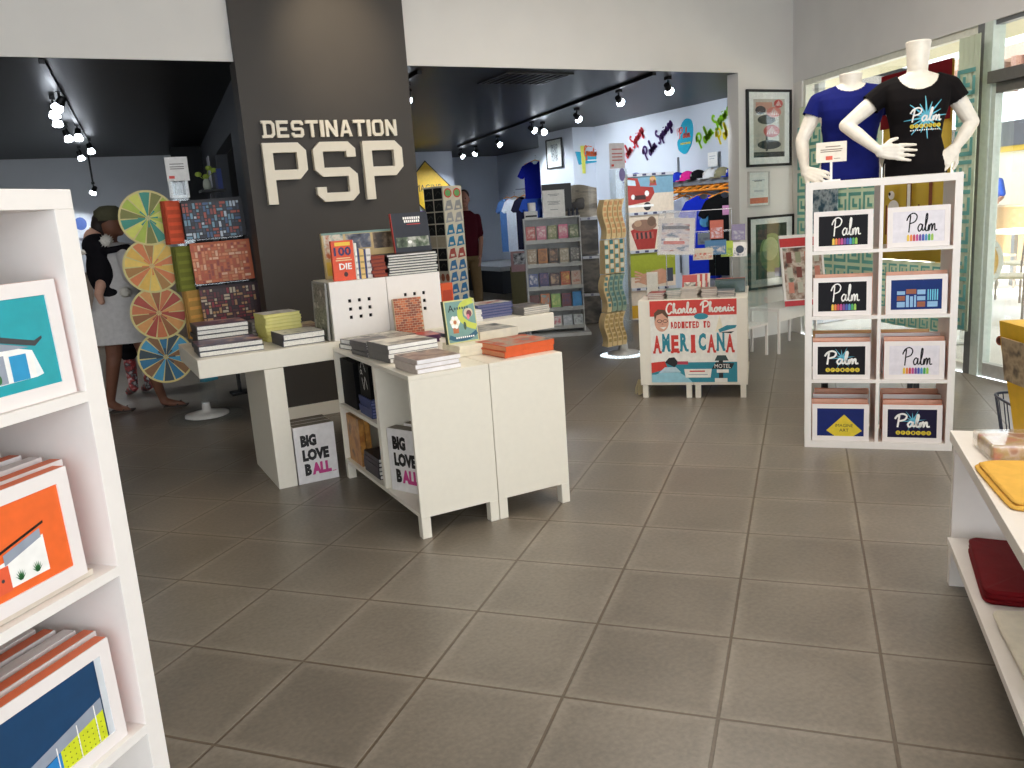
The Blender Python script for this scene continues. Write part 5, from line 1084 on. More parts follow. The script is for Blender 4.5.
# yellow diamond sign on the bright wall
ys = empty('diamond_sign', (5.90, 14.085, 1.98), 0, 'yellow diamond road sign on the white wall behind the sticker rack', 'sign')
b = MB(); b.T = Matrix.Rotation(R(45), 4, 'Y'); b.box(-.34, .34, -.012, 0, -.34, .34, BLACK); b.box(-.32, .32, -.015, -.012, -.32, .32, M((236, 190, 30), .5)); b.build('plate', ys)
b = MB(); b.base = -.017; b.text('IMAGINE', -.27, -.06, .27, .06, BLACK, 1); b.build('wording', ys)
b = MB(); b.box(-.3, .3, -.02, 0, -.75, -.42, M((120, 90, 150), .5)); b.box(-.3, .3, -.02, 0, -1.2, -.78, M((80, 170, 190), .5)); b.build('sticker_board', None, 0, (5.95, 14.08, 2.0), 0, 'purple and teal print boards under the yellow diamond sign', 'print')

# magazine rack -----------------------------------------------------------
rkang = R(-33.4); RO_ = Vector((4.36, 8.50, 0))   # front-left foot
g0, g1 = at(527, 330, 0), at(581, 327, 0)
cdir = (g1-g0); 
rx_, ry_ = 4.62, 8.30
mr_ = empty('magazine_rack', (rx_, ry_, 0), R(-27), 'white five-tier book rack with angled shelves in the back room', 'rack')
RW = M((206, 206, 204), .45)
b = MB(); b.box(-.04, .70, -.12, .45, 0, .035, RW); b.build('base', mr_, .003)
b = MB(); 
for x in (0, .635): b.prism([(x, 0.0), (x+.012, .0), (x+.012, 1.3), (x, 1.3)], .0, .3, RW) if False else b.box(x, x+.012, .02, .30, .035, 1.36, RW)
b.build('side_panels', mr_); MB().box(.012, .635, .28, .29, .035, 1.36, RW).build('back_panel', mr_)
b = MB(); b.box(.012, .635, .02, .28, 1.345, 1.36, RW); b.build('top_panel', mr_)
tiers = [1.07, .80, .54, .29, .075]
for k, z in enumerate(tiers):
    b = MB(); b.box(.012, .635, .0, .26, z, z+.012, RW); b.box(.012, .635, -.006, 0, z, z+.045, M((176, 176, 172), .4)); b.build('shelf', mr_)
bc_ = [((180, 90, 90), (210, 180, 170)), ((200, 120, 140), (230, 210, 210)), ((120, 130, 90), (200, 190, 160)), ((210, 110, 140), (220, 190, 190)), ((90, 110, 80), (190, 190, 160)),
       ((140, 120, 100), (200, 190, 170)), ((170, 110, 60), (110, 70, 40)), ((60, 50, 50), (160, 120, 90)), ((150, 140, 120), (210, 200, 180)), ((90, 90, 90), (190, 190, 180)),
       ((60, 80, 130), (190, 190, 200)), ((50, 50, 100), (120, 90, 120)), ((70, 50, 60), (180, 150, 120)), ((170, 80, 50), (210, 170, 80)), ((196, 176, 160), (170, 80, 60)),
       ((90, 30, 30), (50, 26, 26)), ((190, 110, 60), (120, 160, 160)), ((130, 170, 90), (190, 200, 120)), ((110, 50, 60), (60, 60, 110)), ((40, 130, 190), (50, 140, 200)),
       ((40, 40, 50), (90, 90, 100)), ((200, 200, 200), (120, 120, 120)), ((214, 210, 206), (190, 100, 110)), ((170, 176, 180), (210, 210, 214)), ((200, 206, 206), (110, 110, 120))]
tw = ['top', 'second', 'third', 'fourth', 'lowest']; fw = ['leftmost', 'second', 'middle', 'fourth', 'rightmost']
for k, z in enumerate(tiers):
    for i in range(5):
        c = bc_[k*5+i]; hh = (.20, .21, .19, .20, .15)[k]*rnd.uniform(.92, 1)
        wv = Matrix.Translation((rx_, ry_, 0)) @ Matrix.Rotation(R(-27), 4, 'Z') @ Vector((.022+i*.124, .02, z+.0125))
        o = MB().box(0, .108, 0, .02, 0, hh, M(c[0], .45)); o.base = 0; o.rect(.01, hh*.3, .098, hh*.92, PIC((c[1], c[0], c[1]), 18, seed=k*5+i), 1); o.rect(.02, hh*.08, .088, hh*.18, M(c[1], .5), 1)
        o.build('book', None, 0, wv, (R(-12), 0, R(-27)), '%s book on the %s tier of the white book rack' % (fw[i], tw[k]), 'book', 'books on the white rack')
def RK(x, y, z): return Matrix.Translation((rx_, ry_, 0)) @ Matrix.Rotation(R(-27), 4, 'Z') @ Vector((x, y, z))
o = empty('sign_holder', RK(.24, .1, 1.361), R(-27), 'white framed price notice standing on top of the white book rack', 'sign')
b = MB(); b.box(0, .25, 0, .012, 0, .30, PAPER); b.base = 0
for z, x in ((.25, .06), (.235, .08), (.17, .05), (.155, .07), (.14, .06), (.08, .08)): b.rect(x, z, .25-x, z+.005, M((120, 120, 124), .6), 1)
b.build('card', o)
o = empty('desk_screen', RK(.24, .2, 1.361), R(-27), 'black flat screen behind the notice on the book rack', 'screen'); MB().box(0, .34, 0, .02, .05, .37, BLACK).build('screen', o, .003); MB().box(.1, .24, -.03, .08, 0, .05, BLACK).build('stand', o)
for k in range(3): 
    o = empty('ornament', RK(.53+.045*k, .06, 1.361), 0, 'small dark figurine on the right of the book rack top, %s' % ('left one', 'middle one', 'right one')[k], 'ornament'); MB().lathe([(.018, 0), (.02, .03), (.012, .05), (.016, .07), (.004, .085)], M((40, 44, 60), .4), n=12).build('body', o)
o = empty('mug_box', RK(.02, .06, 1.361), R(-27), 'white mug in an open box with black band on the book rack top', 'box'); MB().box(0, .15, 0, .12, 0, .08, M((210, 210, 206), .5)).build('box', o); MB().box(.01, .14, -.001, .0, .015, .035, BLACK).build('band', o); b = MB(); b.lathe([(.04, .081), (.045, .1), (.045, .17), (.04, .175)], PAPER, (.09, .05), 16); b.build('mug', o)

# large picture shelf units: sepia and colour
def pic_unit(loc, rot, w_, h_, cells, label, seed, hdr):
    t = empty('picture_shelf_unit', loc, rot, label, 'shelf'); b = MB(); b.box(0, w_, .30, .32, 0, h_, M((210, 206, 200), .6)); b.build('back_panel', t)
    n = len(cells); ch_ = (h_-.42)/(n-1) if n > 1 else h_
    z = 0.0
    for k, (mat_, hh) in enumerate(cells):
        MB().box(.005, w_-.005, .02, .29, z+.01, z+hh-.03, mat_).build('box_front', t, .002)
        b = MB(); b.box(0, w_, .0, .30, z+hh-.028, z+hh-.012, M((206, 204, 200), .5)); b.box(0, w_, -.006, 0, z+hh-.04, z+hh-.005, M((176, 176, 180), .5)); 
        for q in range(3): b.box(w_*(.12+.28*q), w_*(.2+.28*q), -.008, -.006, z+hh-.036, z+hh-.01, M((90, 90, 110), .5))
        b.build('shelf_edge', t); z += hh
    return t, z
SEP = [PIC(((40, 34, 30), (92, 82, 72), (150, 140, 124), (60, 52, 46)), 5, seed=50+k, stretch=(1, 1, 2.5)) for k in range(4)]; SEP = [PIC(((34, 30, 26), (60, 54, 48), (96, 88, 78), (50, 44, 38)), 4, seed=50+k, stretch=(1, 1, 2)) for k in range(4)]
SU = at(578, 329, 0); SU.z = 0
sux, suy, sang = 5.44, 8.72, R(-33)
t_, z_ = pic_unit((sux, suy, 0), sang, .40, 1.36, [(SEP[0], .40), (SEP[1], .46), (SEP[2], .47)], 'dark sepia car-picture shelf unit between the book rack and the tall spinner', 1, None)
def SQ(x, y, z, a=sang, ox=None, oy=None): return Matrix.Translation((sux if ox is None else ox, suy if oy is None else oy, 0)) @ Matrix.Rotation(a, 4, 'Z') @ Vector((x, y, z))
o = empty('photo_print', SQ(0, .03, 1.335), (R(-4), 0, sang), 'large curled sepia photograph of an old car on top of the sepia unit', 'picture')
b = MB(); rg = []
for i in range(13):
    x = i*.40/12; y = .03*math.sin(i*.5); rg.append([Vector((x, y, 0)), Vector((x, y+.01, 0)), Vector((x, y+.01, .36+.03*math.sin(i*.35))), Vector((x, y, .36+.03*math.sin(i*.35)))])
b.rings(rg, PIC(((90, 82, 72), (130, 120, 106), (150, 140, 124), (110, 102, 90)), 4, seed=55, stretch=(1, 1, 3)), False)
b.build('print', o)
b = MB(); b.ell((.20, -.004, .14), (.15, .012, .055), M((50, 44, 40), .5)); b.ell((.22, -.006, .19), (.09, .01, .04), M((64, 58, 52), .5)); 
for x in (.1, .3): b.ell((x, -.01, .10), (.03, .012, .03), M((24, 22, 20), .5))
b.build('car_picture', o)
for k in range(3): 
    MB().box(0, .08, 0, .006, 0, .09, M((180, 176, 170), .5)).build('price_card', None, 0, SQ(.02, -.02, .16+.44*k), sang, 'small grey price card clipped to the sepia unit, %s' % ('lowest', 'middle', 'upper')[k], 'card', 'price cards')
CP = lambda cs, s, sd: PIC(cs, s, seed=sd, stretch=(1, 1, 1.6))
cux, cuy, cang = 6.11, 8.32, R(-22)
cu_ = empty('picture_shelf_unit', (cux, cuy, 0), cang, 'tall shelf unit faced with large pictures of a red pickup, records and hands', 'shelf')
cu_.scale = (.79, 1, 1); LBL = M((120, 160, 180), .5); CRM = M((224, 206, 184), .5); RDC = M((166, 48, 40), .45); OLV = M((156, 164, 40), .5); SKN = M((206, 150, 120), .5)
def face(z0, z1, draw, nm):
    b = MB(); b.box(0, .72, .02, .18, z0, z1-.02, CRM); b.base = .02; draw(b, z0, z1-.02); b.build(nm, cu_)
    b = MB(); b.box(0, .72, -.0, .18, z1-.02, z1-.004, M((206, 204, 200), .5)); b.box(0, .72, -.006, 0, z1-.035, z1, M((200, 200, 204), .5)); 
    for q in range(4): b.box(.08+.15*q, .14+.15*q, -.008, -.006, z1-.03, z1-.005, M((60, 60, 90), .5))
    b.build('shelf_edge', cu_)
def d1_(b, z0, z1):
    H_ = z1-z0; b.rect(0, z0+.5*H_, .72, z1, LBL, 1)
    b.poly([(0, z0+.2*H_), (.34, z0+.28*H_), (.42, z0+.5*H_), (.40, z0+.66*H_), (.2, z0+.70*H_), (.16, z0+.92*H_), (0, z0+.96*H_)], RDC, 2); b.poly([(.0, z0+.74*H_), (.13, z0+.72*H_), (.12, z0+.86*H_), (0, z0+.9*H_)], M((190, 210, 220), .4), 3)
    b.disc(.30, z0+.5*H_, .035, .035, PAPER, 3); b.disc(.08, z0+.42*H_, .03, .03, PAPER, 3); b.rect(.1, z0+.34*H_, .28, z0+.46*H_, M((60, 30, 30), .4), 3)
    b.rect(.0, z0+.14*H_, .4, z0+.2*H_, PAPER, 3); b.disc(.3, z0+.15*H_, .06, .05, M((40, 36, 36), .5), 2)
    b.disc(.40, z0+.86*H_, .05, .045, M((206, 170, 90), .5), 3); b.poly([(.34, z0+.7*H_), (.46, z0+.7*H_), (.44, z0+.86*H_), (.36, z0+.86*H_)], M((170, 70, 60), .5), 3); b.disc(.39, z0+.87*H_, .022, .026, SKN, 4)
def d2_(b, z0, z1):
    H_ = z1-z0; b.poly([(.02, z0+.55*H_), (.1, z0+.62*H_), (.45, z0+.55*H_), (.40, z0+.02*H_), (.12, z0+.02*H_)], RDC, 1)
    for k in range(9): b.poly([(.08+.035*k, z0+.3*H_), (.11+.035*k, z0+.32*H_), (.10+.035*k, z0+.5*H_), (.07+.035*k, z0+.48*H_)], M((60, 50, 50), .5) if k % 2 else M((180, 90, 80), .5), 2)
    b.disc(.24, z0+.68*H_, .2, .07, M((140, 104, 84), .6), 2); b.disc(.36, z0+.78*H_, .07, .06, M((110, 84, 66), .6), 3); b.disc(.14, z0+.74*H_, .06, .04, M((176, 140, 110), .6), 3)
def d3_(b, z0, z1):
    H_ = z1-z0; b.rect(0, z0+.3*H_, .72, z1, OLV, 1); b.poly([(.12, z0+.15*H_), (.2, z0+.38*H_), (.5, z0+.5*H_), (.62, z0+.4*H_), (.6, z0+.1*H_), (.3, z0+.02*H_)], SKN, 2)
    for k in range(4): b.stroke([(.2, z0+(.14+.07*k)*H_), (.12, z0+(.18+.08*k)*H_), (.06, z0+(.16+.1*k)*H_)], .025, SKN, 3)
    b.rect(.58, z0+.12*H_, .68, z0+.5*H_, M((60, 66, 80), .5), 3)
def d4_(b, z0, z1): b.rect(0, z0+.02, .2, z1-.2, M((216, 166, 40), .5), 1)
face(0.02, .42, d4_, 'picture_box'); face(.42, .88, d3_, 'picture_box'); face(.88, 1.34, d2_, 'picture_box'); face(1.34, 1.80, d1_, 'picture_box')

# tall acrylic spinner with wavy-edged paper goods
tx, ty = 4.68, 6.55
ts_ = empty('spinner_stand', (tx, ty, 0), 0, 'tall clear acrylic spinner of wavy cream paper packs in the doorway to the back room', 'stand')
b = MB(); b.lathe([(.23, 0), (.23, .012)], ACRYF, n=40); b.build('floor_disc', ts_)
b = MB(); b.lathe([(.16, .0125), (.15, .03), (.05, .05), (.04, .12)], M((210, 210, 210), .3), n=28); b.build('base', ts_)
b = MB(); b.box(-.05, .09, -.05, -.044, .12, 1.775, ACRYL); b.box(-.05, .09, .044, .05, .12, 1.775, ACRYL); b.box(-.05, -.044, -.044, .044, .12, 1.775, ACRYL); b.box(.084, .09, -.044, .044, .12, 1.775, ACRYL); b.build('column', ts_)
b = MB(); b.T = Matrix.Translation((-.02, 0, -.09)); b.box(-.055, .115, -.012, -.004, 1.87, 2.10, M((200, 196, 200), .6)); b.base = -.012
for z in (2.04, 2.0, 1.97, 1.94): b.rect(-.03, z, .09, z+.012, M((180, 110, 110), .6), 1)
b.rect(-.04, 1.89, -.01, 1.91, M((196, 70, 60), .5), 1); b.build('sign_card', ts_)
b = MB(); b.base = -.051; b.disc(.03, 1.72, .035, .06, M((130, 120, 170), .5), 1); b.build('sticker', ts_)
CRP = M((226, 200, 150), .6); 
fam = [((1.14, 1.50), (214, 160, 110), 'cream and orange'), ((.82, 1.13), (70, 130, 134), 'teal check'), ((.46, .81), (90, 130, 130), 'cream and teal striped'), ((.13, .45), (180, 150, 90), 'tan and brown')]
for k, ((z0, z1), c, nm) in enumerate(fam):
    for q in range(4):
        b = MB(); rg = []; n = 14; amp = 0 if k == 1 else .022
        for i in range(n+1):
            z = (z1-z0)*i/n; ox = amp*math.sin(i/n*math.pi*1.9+.6)+(.012*i/n); rg.append([Vector((ox, 0, z)), Vector((ox+.045, 0, z)), Vector((ox+.045, .10, z)), Vector((ox, .10, z))])
        b.rings(rg, CRP if q < 1 or k != 2 else M((150, 170, 150), .6), False)
        b.base = 0
        if k == 1:
            for i in range(7):
                if True: b.rect(.004, .008+i*.044, .041, .046+i*.044, M((70, 130, 134), .5) if (i+q) % 2 else M((226, 224, 206), .5), 1)
        else:
            for i in range(2, n-1, 2):
                ox = amp*math.sin(i/n*math.pi*1.9+.6)+(.012*i/n); z = (z1-z0)*i/n; b.rect(ox+.008, z, ox+.038, z+(z1-z0)/n*1.3, M(c, .6), 1)
        b.build('paper_pack', None, 0, (tx-.275-.012*k+.06*q, ty-.165+.004*q, z0), R(-3), '%s paper pack on the tall spinner, %s from the left' % (nm, ('first', 'second', 'third', 'fourth', 'fifth')[q]), 'paper pack', '%s paper packs' % nm)

# ---- wall decals on the right wall
def decal(name, y0, z0, y1, z1, c, label, t_='Palm Springs'):
    t = empty(name, (7.215, y0, z0), R(-90), label, 'wall decal'); L_ = abs(y1-y0); ang_ = math.atan2(z1-z0, L_); tot = math.hypot(L_, z1-z0)
    b = MB(); b.T = Matrix.Rotation(-ang_, 4, 'Y'); b.base = -.012; script(b, t_, 0, -.03, tot, .17, M(c, .5), .55, 1)
    b.build('lettering', t); return t
decal('wall_lettering', 9.88, 2.04, 9.42, 2.44, (206, 40, 50), 'red script lettering climbing the right wall of the back room')
decal('wall_lettering', 9.38, 2.03, 8.80, 2.45, (60, 24, 90), 'purple script lettering on the right wall of the back room')
decal('wall_lettering', 8.28, 2.08, 7.68, 2.50, (140, 200, 30), 'lime green script lettering on the right wall of the back room')
decal('wall_lettering', 7.93, 2.10, 7.35, 2.45, (236, 214, 30), 'yellow script lettering beside the doorway jamb')
t = empty('wall_emblem', (7.215, 8.56, 2.25), R(-90), 'teal kidney-shaped emblem with script on the right wall of the back room', 'wall decal')
b = MB(); b.prism(smooth_line([(-.12, -.16), (.0, -.22), (.12, -.12), (.16, .05), (.13, .18), (.03, .21), (-.06, .14), (-.07, .02), (-.14, -.06), (-.12, -.16)], 5)[:-1], -.014, 0, M((30, 160, 190), .5)); b.build('plate', t)
b = MB(); b.base = -.0145; script(b, 'Palm', -.11, -.02, .12, .12, M((220, 80, 60), .5), .4, 1); b.base = -.0145; springs(b, .02, -.09, .2, 1); b.stroke([(-.13, .02), (-.13, .1), (-.03, .12)], .006, M((220, 80, 60), .5), 1); b.build('lettering', t)
gt = empty('wall_sign', (6.86, 10.615, 2.10), 0, 'teal and orange Greetings sign on the pillar of the back room', 'sign')
b = MB(); b.prism([(.0, .16), (.05, -.03), (.40, -.0), (.46, .12)], -.02, 0, M((36, 150, 180), .5)); b.prism([(.10, -.16), (.15, -.16), (.16, .24), (.08, .24)], -.028, -.021, M((206, 206, 90), .5)); b.build('plate', gt)
b = MB(); b.base = -.03; script(b, 'Greetings', .13, .09, .45, .15, M((226, 96, 40), .5), .5, 1); b.stroke([(.14, .16), (.2, .23), (.28, .22)], .012, M((226, 96, 40), .5), 1); b.rect(.19, .02, .4, .035, PAPER, 1); b.build('lettering', gt)
# framed black-white picture on pillar
def frame(loc, rot, w_, h_, label, draw, fw_=.03, fm=BLACK, mat_=PAPER, cat='picture', nm='framed_picture'):
    t = empty(nm, loc, rot, label, cat); b = MB(); b.box(0, w_, 0, .025, 0, fw_, fm); b.box(0, w_, 0, .025, h_-fw_, h_, fm); b.box(0, fw_, 0, .025, fw_, h_-fw_, fm); b.box(w_-fw_, w_, 0, .025, fw_, h_-fw_, fm); b.build('frame', t, .001)
    b = MB(); b.box(fw_, w_-fw_, .012, .024, fw_, h_-fw_, mat_); b.base = .012; draw(b, w_, h_); b.build('picture', t)
    g = MB(); g.box(fw_, w_-fw_, .004, .006, fw_, h_-fw_, ACRYL); g.build('glazing', t); return t
frame((6.80, 11.36, 2.06), R(-90), .46, .44, 'black framed black-and-white print on the side of the white pillar', lambda b, w_, h_: b.rect(.13, .10, w_-.13, h_-.08, PIC(((20, 20, 22), (220, 220, 220), (60, 60, 64)), 24, seed=61), 1), .02)
# ---- frames on the wall right of the doorway
def fA(b, w_, h_):
    b.rect(.09, .09, w_-.09, h_-.09, M((196, 190, 178), .5), 1); DKB = M((26, 30, 34), .4); RR = M((190, 70, 66), .5); PK_ = M((214, 130, 120), .5)
    b.rect(.09, .09, w_-.09, .14, DKB, 2); b.rect(.12, h_-.19, .34, h_-.12, M((200, 150, 130), .5), 2)
    for k, (cx, cz, rx, rz, m_) in enumerate(((.30, .21, .16, .045, DKB), (.33, .34, .11, .06, RR), (.26, .45, .12, .045, DKB), (.36, .52, .1, .05, PK_), (.18, .54, .07, .04, DKB), (.42, .60, .06, .04, RR))):
        b.disc(cx, cz, rx, rz, m_, 3+k)
        if m_ is not DKB:
            for q in range(5): a = -1+.5*q; b.poly([(cx, cz+rz*.8), (cx+rx*.75*math.sin(a), cz-rz*.5), (cx+rx*.75*math.sin(a+.2), cz-rz*.5)], PAPER, 4+k)
    b.rect(.25, .15, .28, .3, DKB, 2)
def fB(b, w_, h_):
    b.rect(.05, h_-.09, w_-.06, h_-.085, GRY, 1)
    for z in (.2, .19): b.rect(.08, h_-z, w_-.08, h_-z+.004, GRY, 1)
    b.rect(.08, h_-.1, w_-.1, h_-.092, M((90, 90, 90), .5), 1); b.rect(.02, .03, w_-.02, .085, M((222, 120, 90), .5), 1)
def fC(b, w_, h_):
    b.rect(.10, .10, w_-.10, h_-.08, M((50, 66, 50), .5), 1); b.disc(.32, .36, .17, .2, M((120, 150, 90), .5), 2); b.disc(.30, .40, .11, .12, M((170, 190, 140), .5), 3); b.rect(.36, .11, .48, .2, M((110, 110, 140), .5), 3); b.rect(.13, .5, .25, .6, M((80, 60, 60), .5), 3)
frame((6.045, 6.243, 1.722), 0, .60, .735, 'black framed poster of striped parasols and dark cars, upper right of the doorway', fA, .024)
frame((6.062, 6.246, 1.335), 0, .285, .345, 'small white framed notice with orange band between the two black frames', fB, .012, M((200, 196, 190), .4), cat='notice', nm='notice_frame')
frame((6.055, 6.243, .50), 0, .63, .735, 'black framed green picture low on the wall right of the doorway', fC, .024)

# white acrylic bench and leaning record display
bn = empty('low_bench', (5.90, 5.50, 0), R(14), 'small white bench against the window corner beside the tall cube shelf', 'bench')
MB().box(-.28, .42, 0, .3, .39, .42, WHITE2).build('seat', bn, .002); MB().box(-.28, .42, .0, .02, .30, .39, WHITE2).build('apron', bn)
for x in (-.28, .40):
    for y in (0, .28): MB().box(x, x+.02, y, y+.02, 0, .3 if y == 0 else .39, WHITE2).build('leg', bn)
ld = empty('picture_board', (5.74, 5.47, .425), (R(-14), 0, R(-26)), 'red and white picture board of old photos leaning on the small white bench', 'board')
b = MB(); b.box(0, .40, 0, .02, 0, .66, M((236, 230, 224), .5)); b.base = 0; b.rect(.0, .0, .40, .05, M((196, 50, 60), .5), 1); b.rect(0, .55, .40, .63, M((200, 50, 50), .5), 1); b.rect(.02, .06, .38, .54, PIC(((70, 56, 50), (150, 120, 104), (206, 190, 176), (100, 110, 90)), 10, seed=63), 1)
for r_ in range(3):
    for k in range(4): b.rect(.05+.085*k, .12+.14*r_, .10+.085*k, .22+.14*r_, M(((206, 130, 110), (190, 186, 170), (120, 60, 50), (150, 150, 120))[(k+r_) % 4], .5), 2)
b.build('board', ld)
ac = empty('acrylic_case', (5.18, 5.40, 0), R(14), 'empty clear acrylic display case between the poster cabinets and the window', 'case')
b = MB(); b.box(0, .38, 0, .006, .3, .95, ACRYL); b.box(0, .006, .006, .3, .3, .95, ACRYL); b.box(.374, .38, .006, .3, .3, .95, ACRYL); b.build('case', ac)
b = MB(); b.box(0, .38, 0, .3, .28, .3, WHITE2)
for x in (0, .36):
    for y in (0, .28): b.box(x, x+.02, y, y+.02, 0, .28, WHITE2)
b.build('stand', ac)
# bench of slatted wood behind the cube shelf
wb = empty('wooden_bench', KP(.06, .95, 0), KR, 'wooden tray table with black legs behind the cube shelf', 'table')
WDM = M((176, 140, 96), .6); b = MB(); b.box(0, .75, 0, .4, .40, .43, WDM); b.box(0, .75, 0, .015, .43, .47, WDM); b.box(0, .75, .385, .4, .43, .47, WDM); b.build('tray', wb, .001)
for x in (.06, .62):
    for y in (.03, .34): MB().box(x, x+.035, y, y+.035, 0, .4, BLACK).build('leg', wb)

# ---- hanging towels on the window
def TRL(c):
    m = bpy.data.materials.new('thin_towel_cotton'); m.use_nodes = True; nt = m.node_tree; N = nt.nodes; L = nt.links
    b = N['Principled BSDF']; b.inputs['Base Color'].default_value = lin(c)+(1,); b.inputs['Roughness'].default_value = .9
    no = N.new('ShaderNodeTexNoise'); no.inputs['Scale'].default_value = 60; bp = N.new('ShaderNodeBump'); bp.inputs['Strength'].default_value = .3; L.new(no.outputs[0], bp.inputs['Height']); L.new(bp.outputs[0], b.inputs['Normal'])
    t = N.new('ShaderNodeBsdfTranslucent'); t.inputs[0].default_value = lin(c)+(1,); mx = N.new('ShaderNodeMixShader'); mx.inputs[0].default_value = .5
    L.new(b.outputs[0], mx.inputs[1]); L.new(t.outputs[0], mx.inputs[2]); L.new(mx.outputs[0], N['Material Output'].inputs[0]); return m
def towel(s0, s1, z0, z1, d_, draw, label, mat_, seed):
    ang_ = math.atan2(-WD.y, -WD.x); o_ = WP(s1, d_)     # local x runs towards the corner (to the left seen from inside)
    a2 = math.atan2(WD.y, WD.x); o_ = WP(s0, d_)
    t = empty('beach_towel', (o_.x, o_.y, z0), a2, label, 'towel'); w_ = s1-s0; h_ = z1-z0
    b = MB(); b.lv = .002; draw(b, w_, h_)
    # ripple the sheet
    sh_ = MB(); rg = []; n = 24
    for i in range(n+1):
        x = w_*i/n; y = .012*math.sin(i*1.1+seed); rg.append([Vector((x, y, 0)), Vector((x, y, h_)), Vector((x, y+.004, h_)), Vector((x, y+.004, 0))])
    sh_.rings(rg, mat_, True); sh_.build('cloth', t)
    if b.v:
        b.v = [Vector((v.x, v.y-.003-.0+.012*math.sin(v.x/w_*n*1.1+seed)*0-.012, v.z)) for v in b.v]; b.build('pattern', t)
TQ2 = TRL((128, 190, 190)); TQL = TRL((226, 232, 214)); YLW = TRL((206, 184, 90)); DRD = TRL((128, 16, 28)); ORB = M((176, 110, 60), .9)
def key(b, w_, h_):
    s = .21 if w_ < .4 else w_/6
    for i in range(int(w_/s+.01)):
        for j in range(int(h_/s)):
            x, z = i*s+.01, j*s+.01; q = s-.03; t2 = q*.16
            for (a, c, d_, e) in ((0, 0, q, t2), (0, q-t2, q, q), (0, 0, t2, q), (q-t2, 0, q, q*.7), (q*.32, q*.3, q*.72, q*.3+t2), (q*.32, q*.3, q*.32+t2, q*.72)): b.rect(x+a, z+c, x+d_, z+e, TQ2, 1)
def fig(b, w_, h_):
    BR_ = M((120, 66, 40), .8); WT = M((226, 222, 214), .8)
    b.rect(0, h_-.42, w_, h_, DRD, 1)
    b.disc(.2, .42, .07, .06, WT, 2); b.disc(.17, .52, .04, .035, WT, 2); b.disc(.15, .53, .014, .014, BLACK, 3); b.rect(.36, .35, .42, .66, BR_, 2); b.rect(.37, .38, .41, .6, WT, 3); b.rect(.62, .35, .66, .64, BR_, 2); b.poly([(.56, .64), (.72, .64), (.64, .7)], BR_, 2)
    for x in (.1, .5): b.rect(x, .2, x+.02, .44, BR_, 2)
towel(.28, 1.58, .35, 2.25, -.10, key, 'pale towel with teal square maze pattern hanging in the window nearest the corner', TQL, 1)
towel(1.62, 2.44, .85, 2.32, -.12, fig, 'yellow towel with dark red top and small figures hanging in the window', YLW, 2)
towel(2.46, 2.67, .35, 2.44, -.10, key, 'pale towel with teal square maze pattern hanging beside the door frame', TQL, 3)
towel(1.62, 2.42, .30, .84, -.11, key, 'low pale teal-patterned towel below the yellow one in the window', TQL, 4)
p = WP(.50, -.16); 
t = empty('ocean_print', (WP(.50, -.16).x, WP(.50, -.16).y, 1.02), math.atan2(WD.y, WD.x), 'dark blue ocean wave photograph hanging in the window behind the cube shelf', 'picture'); MB().box(0, .55, 0, .01, 0, .5, PIC(((20, 60, 84), (40, 96, 120), (200, 214, 220), (26, 70, 96)), 9, seed=70, det=8)).build('print', t)

# ---- caps and shirts on the right wall
sx_ = 7.21
wl = empty('wall_rail', (sx_, 8.72, 0), R(-90), 'grey slatted wall shelf and garment rail on the right wall of the back room', 'shelf')
b = MB(); b.box(0, 1.6, -.26, -.005, 1.66, 1.68, M((120, 122, 126), .4, .4)); 
for k in range(9): b.box(.05+k*.18, .055+k*.18, -.265, 0, 1.62, 1.66, STEEL)
b.box(0, 1.6, -.265, -.26, 1.62, 1.70, M((150, 152, 156), .4, .4)); b.build('shelf_board', wl)
b = MB(); b.tube([(0, -.2, 1.57), (1.6, -.2, 1.57)], .012, CHROME); b.build('rail', wl)
for x in (.02, .8, 1.5): MB().box(x, x+.02, -.02, 0, .5, 2.0, STEEL).build('upright', wl)
capc = [((30, 50, 170), 'royal blue'), ((206, 40, 130), 'magenta'), ((18, 18, 20), 'black'), ((214, 214, 214), 'white'), ((130, 124, 96), 'khaki'), ((30, 50, 150), 'dark blue')]
for k, (c, nm) in enumerate(capc):
    o = empty('baseball_cap', (7.02, 8.50-.20*k-(.03 if k > 2 else 0), 1.681), R(-115), '%s baseball cap on the wall shelf of the back room' % nm, 'cap'); m_ = M(c, .8, kind='cloth')
    b = MB(); b.lathe([(.095, 0), (.10, .03), (.092, .075), (.06, .11), (.015, .125)], m_, n=20); b.build('crown', o); b = MB(); pts = [(math.sin(a)*.085, -.05-math.cos(a)*.11) for a in [(-1.3+.26*i) for i in range(11)]]
    b.add([(x, y, .008-.12*max(0, -y-.08)) for x, y in pts]+[(x, y, .016-.12*max(0, -y-.08)) for x, y in pts], [tuple(range(10, -1, -1)), tuple(range(11, 22))]+[(i, i+1, i+12, i+11) for i in range(10)], m_); b.build('brim', o)
    b = MB(); b.ell((0, -.085, .06), (.03, .015, .022), M((196, 190, 180), .6), 10, 6); b.build('badge', o)
for k, y_ in enumerate((9.45,)):
    o = empty('baseball_cap', (7.08, y_, 1.74), R(-115), 'dark blue baseball cap on a hook left of the wall shelf', 'cap'); m_ = M((30, 50, 150), .8, kind='cloth'); b = MB(); b.lathe([(.095, 0), (.10, .03), (.092, .075), (.06, .11), (.015, .125)], m_, n=20); b.build('crown', o); MB().box(-.07, .07, -.17, -.09, 0, .01, m_).build('brim', o)
pc = empty('price_sign', (7.16, 8.08, 1.83), R(-90), 'small white price card above the caps', 'sign'); b = MB(); b.box(0, .17, 0, .004, 0, .17, PAPER); b.base = 0; b.rect(.03, .12, .14, .126, GRY, 1); b.rect(.03, .09, .12, .096, GRY, 1); b.build('card', pc)
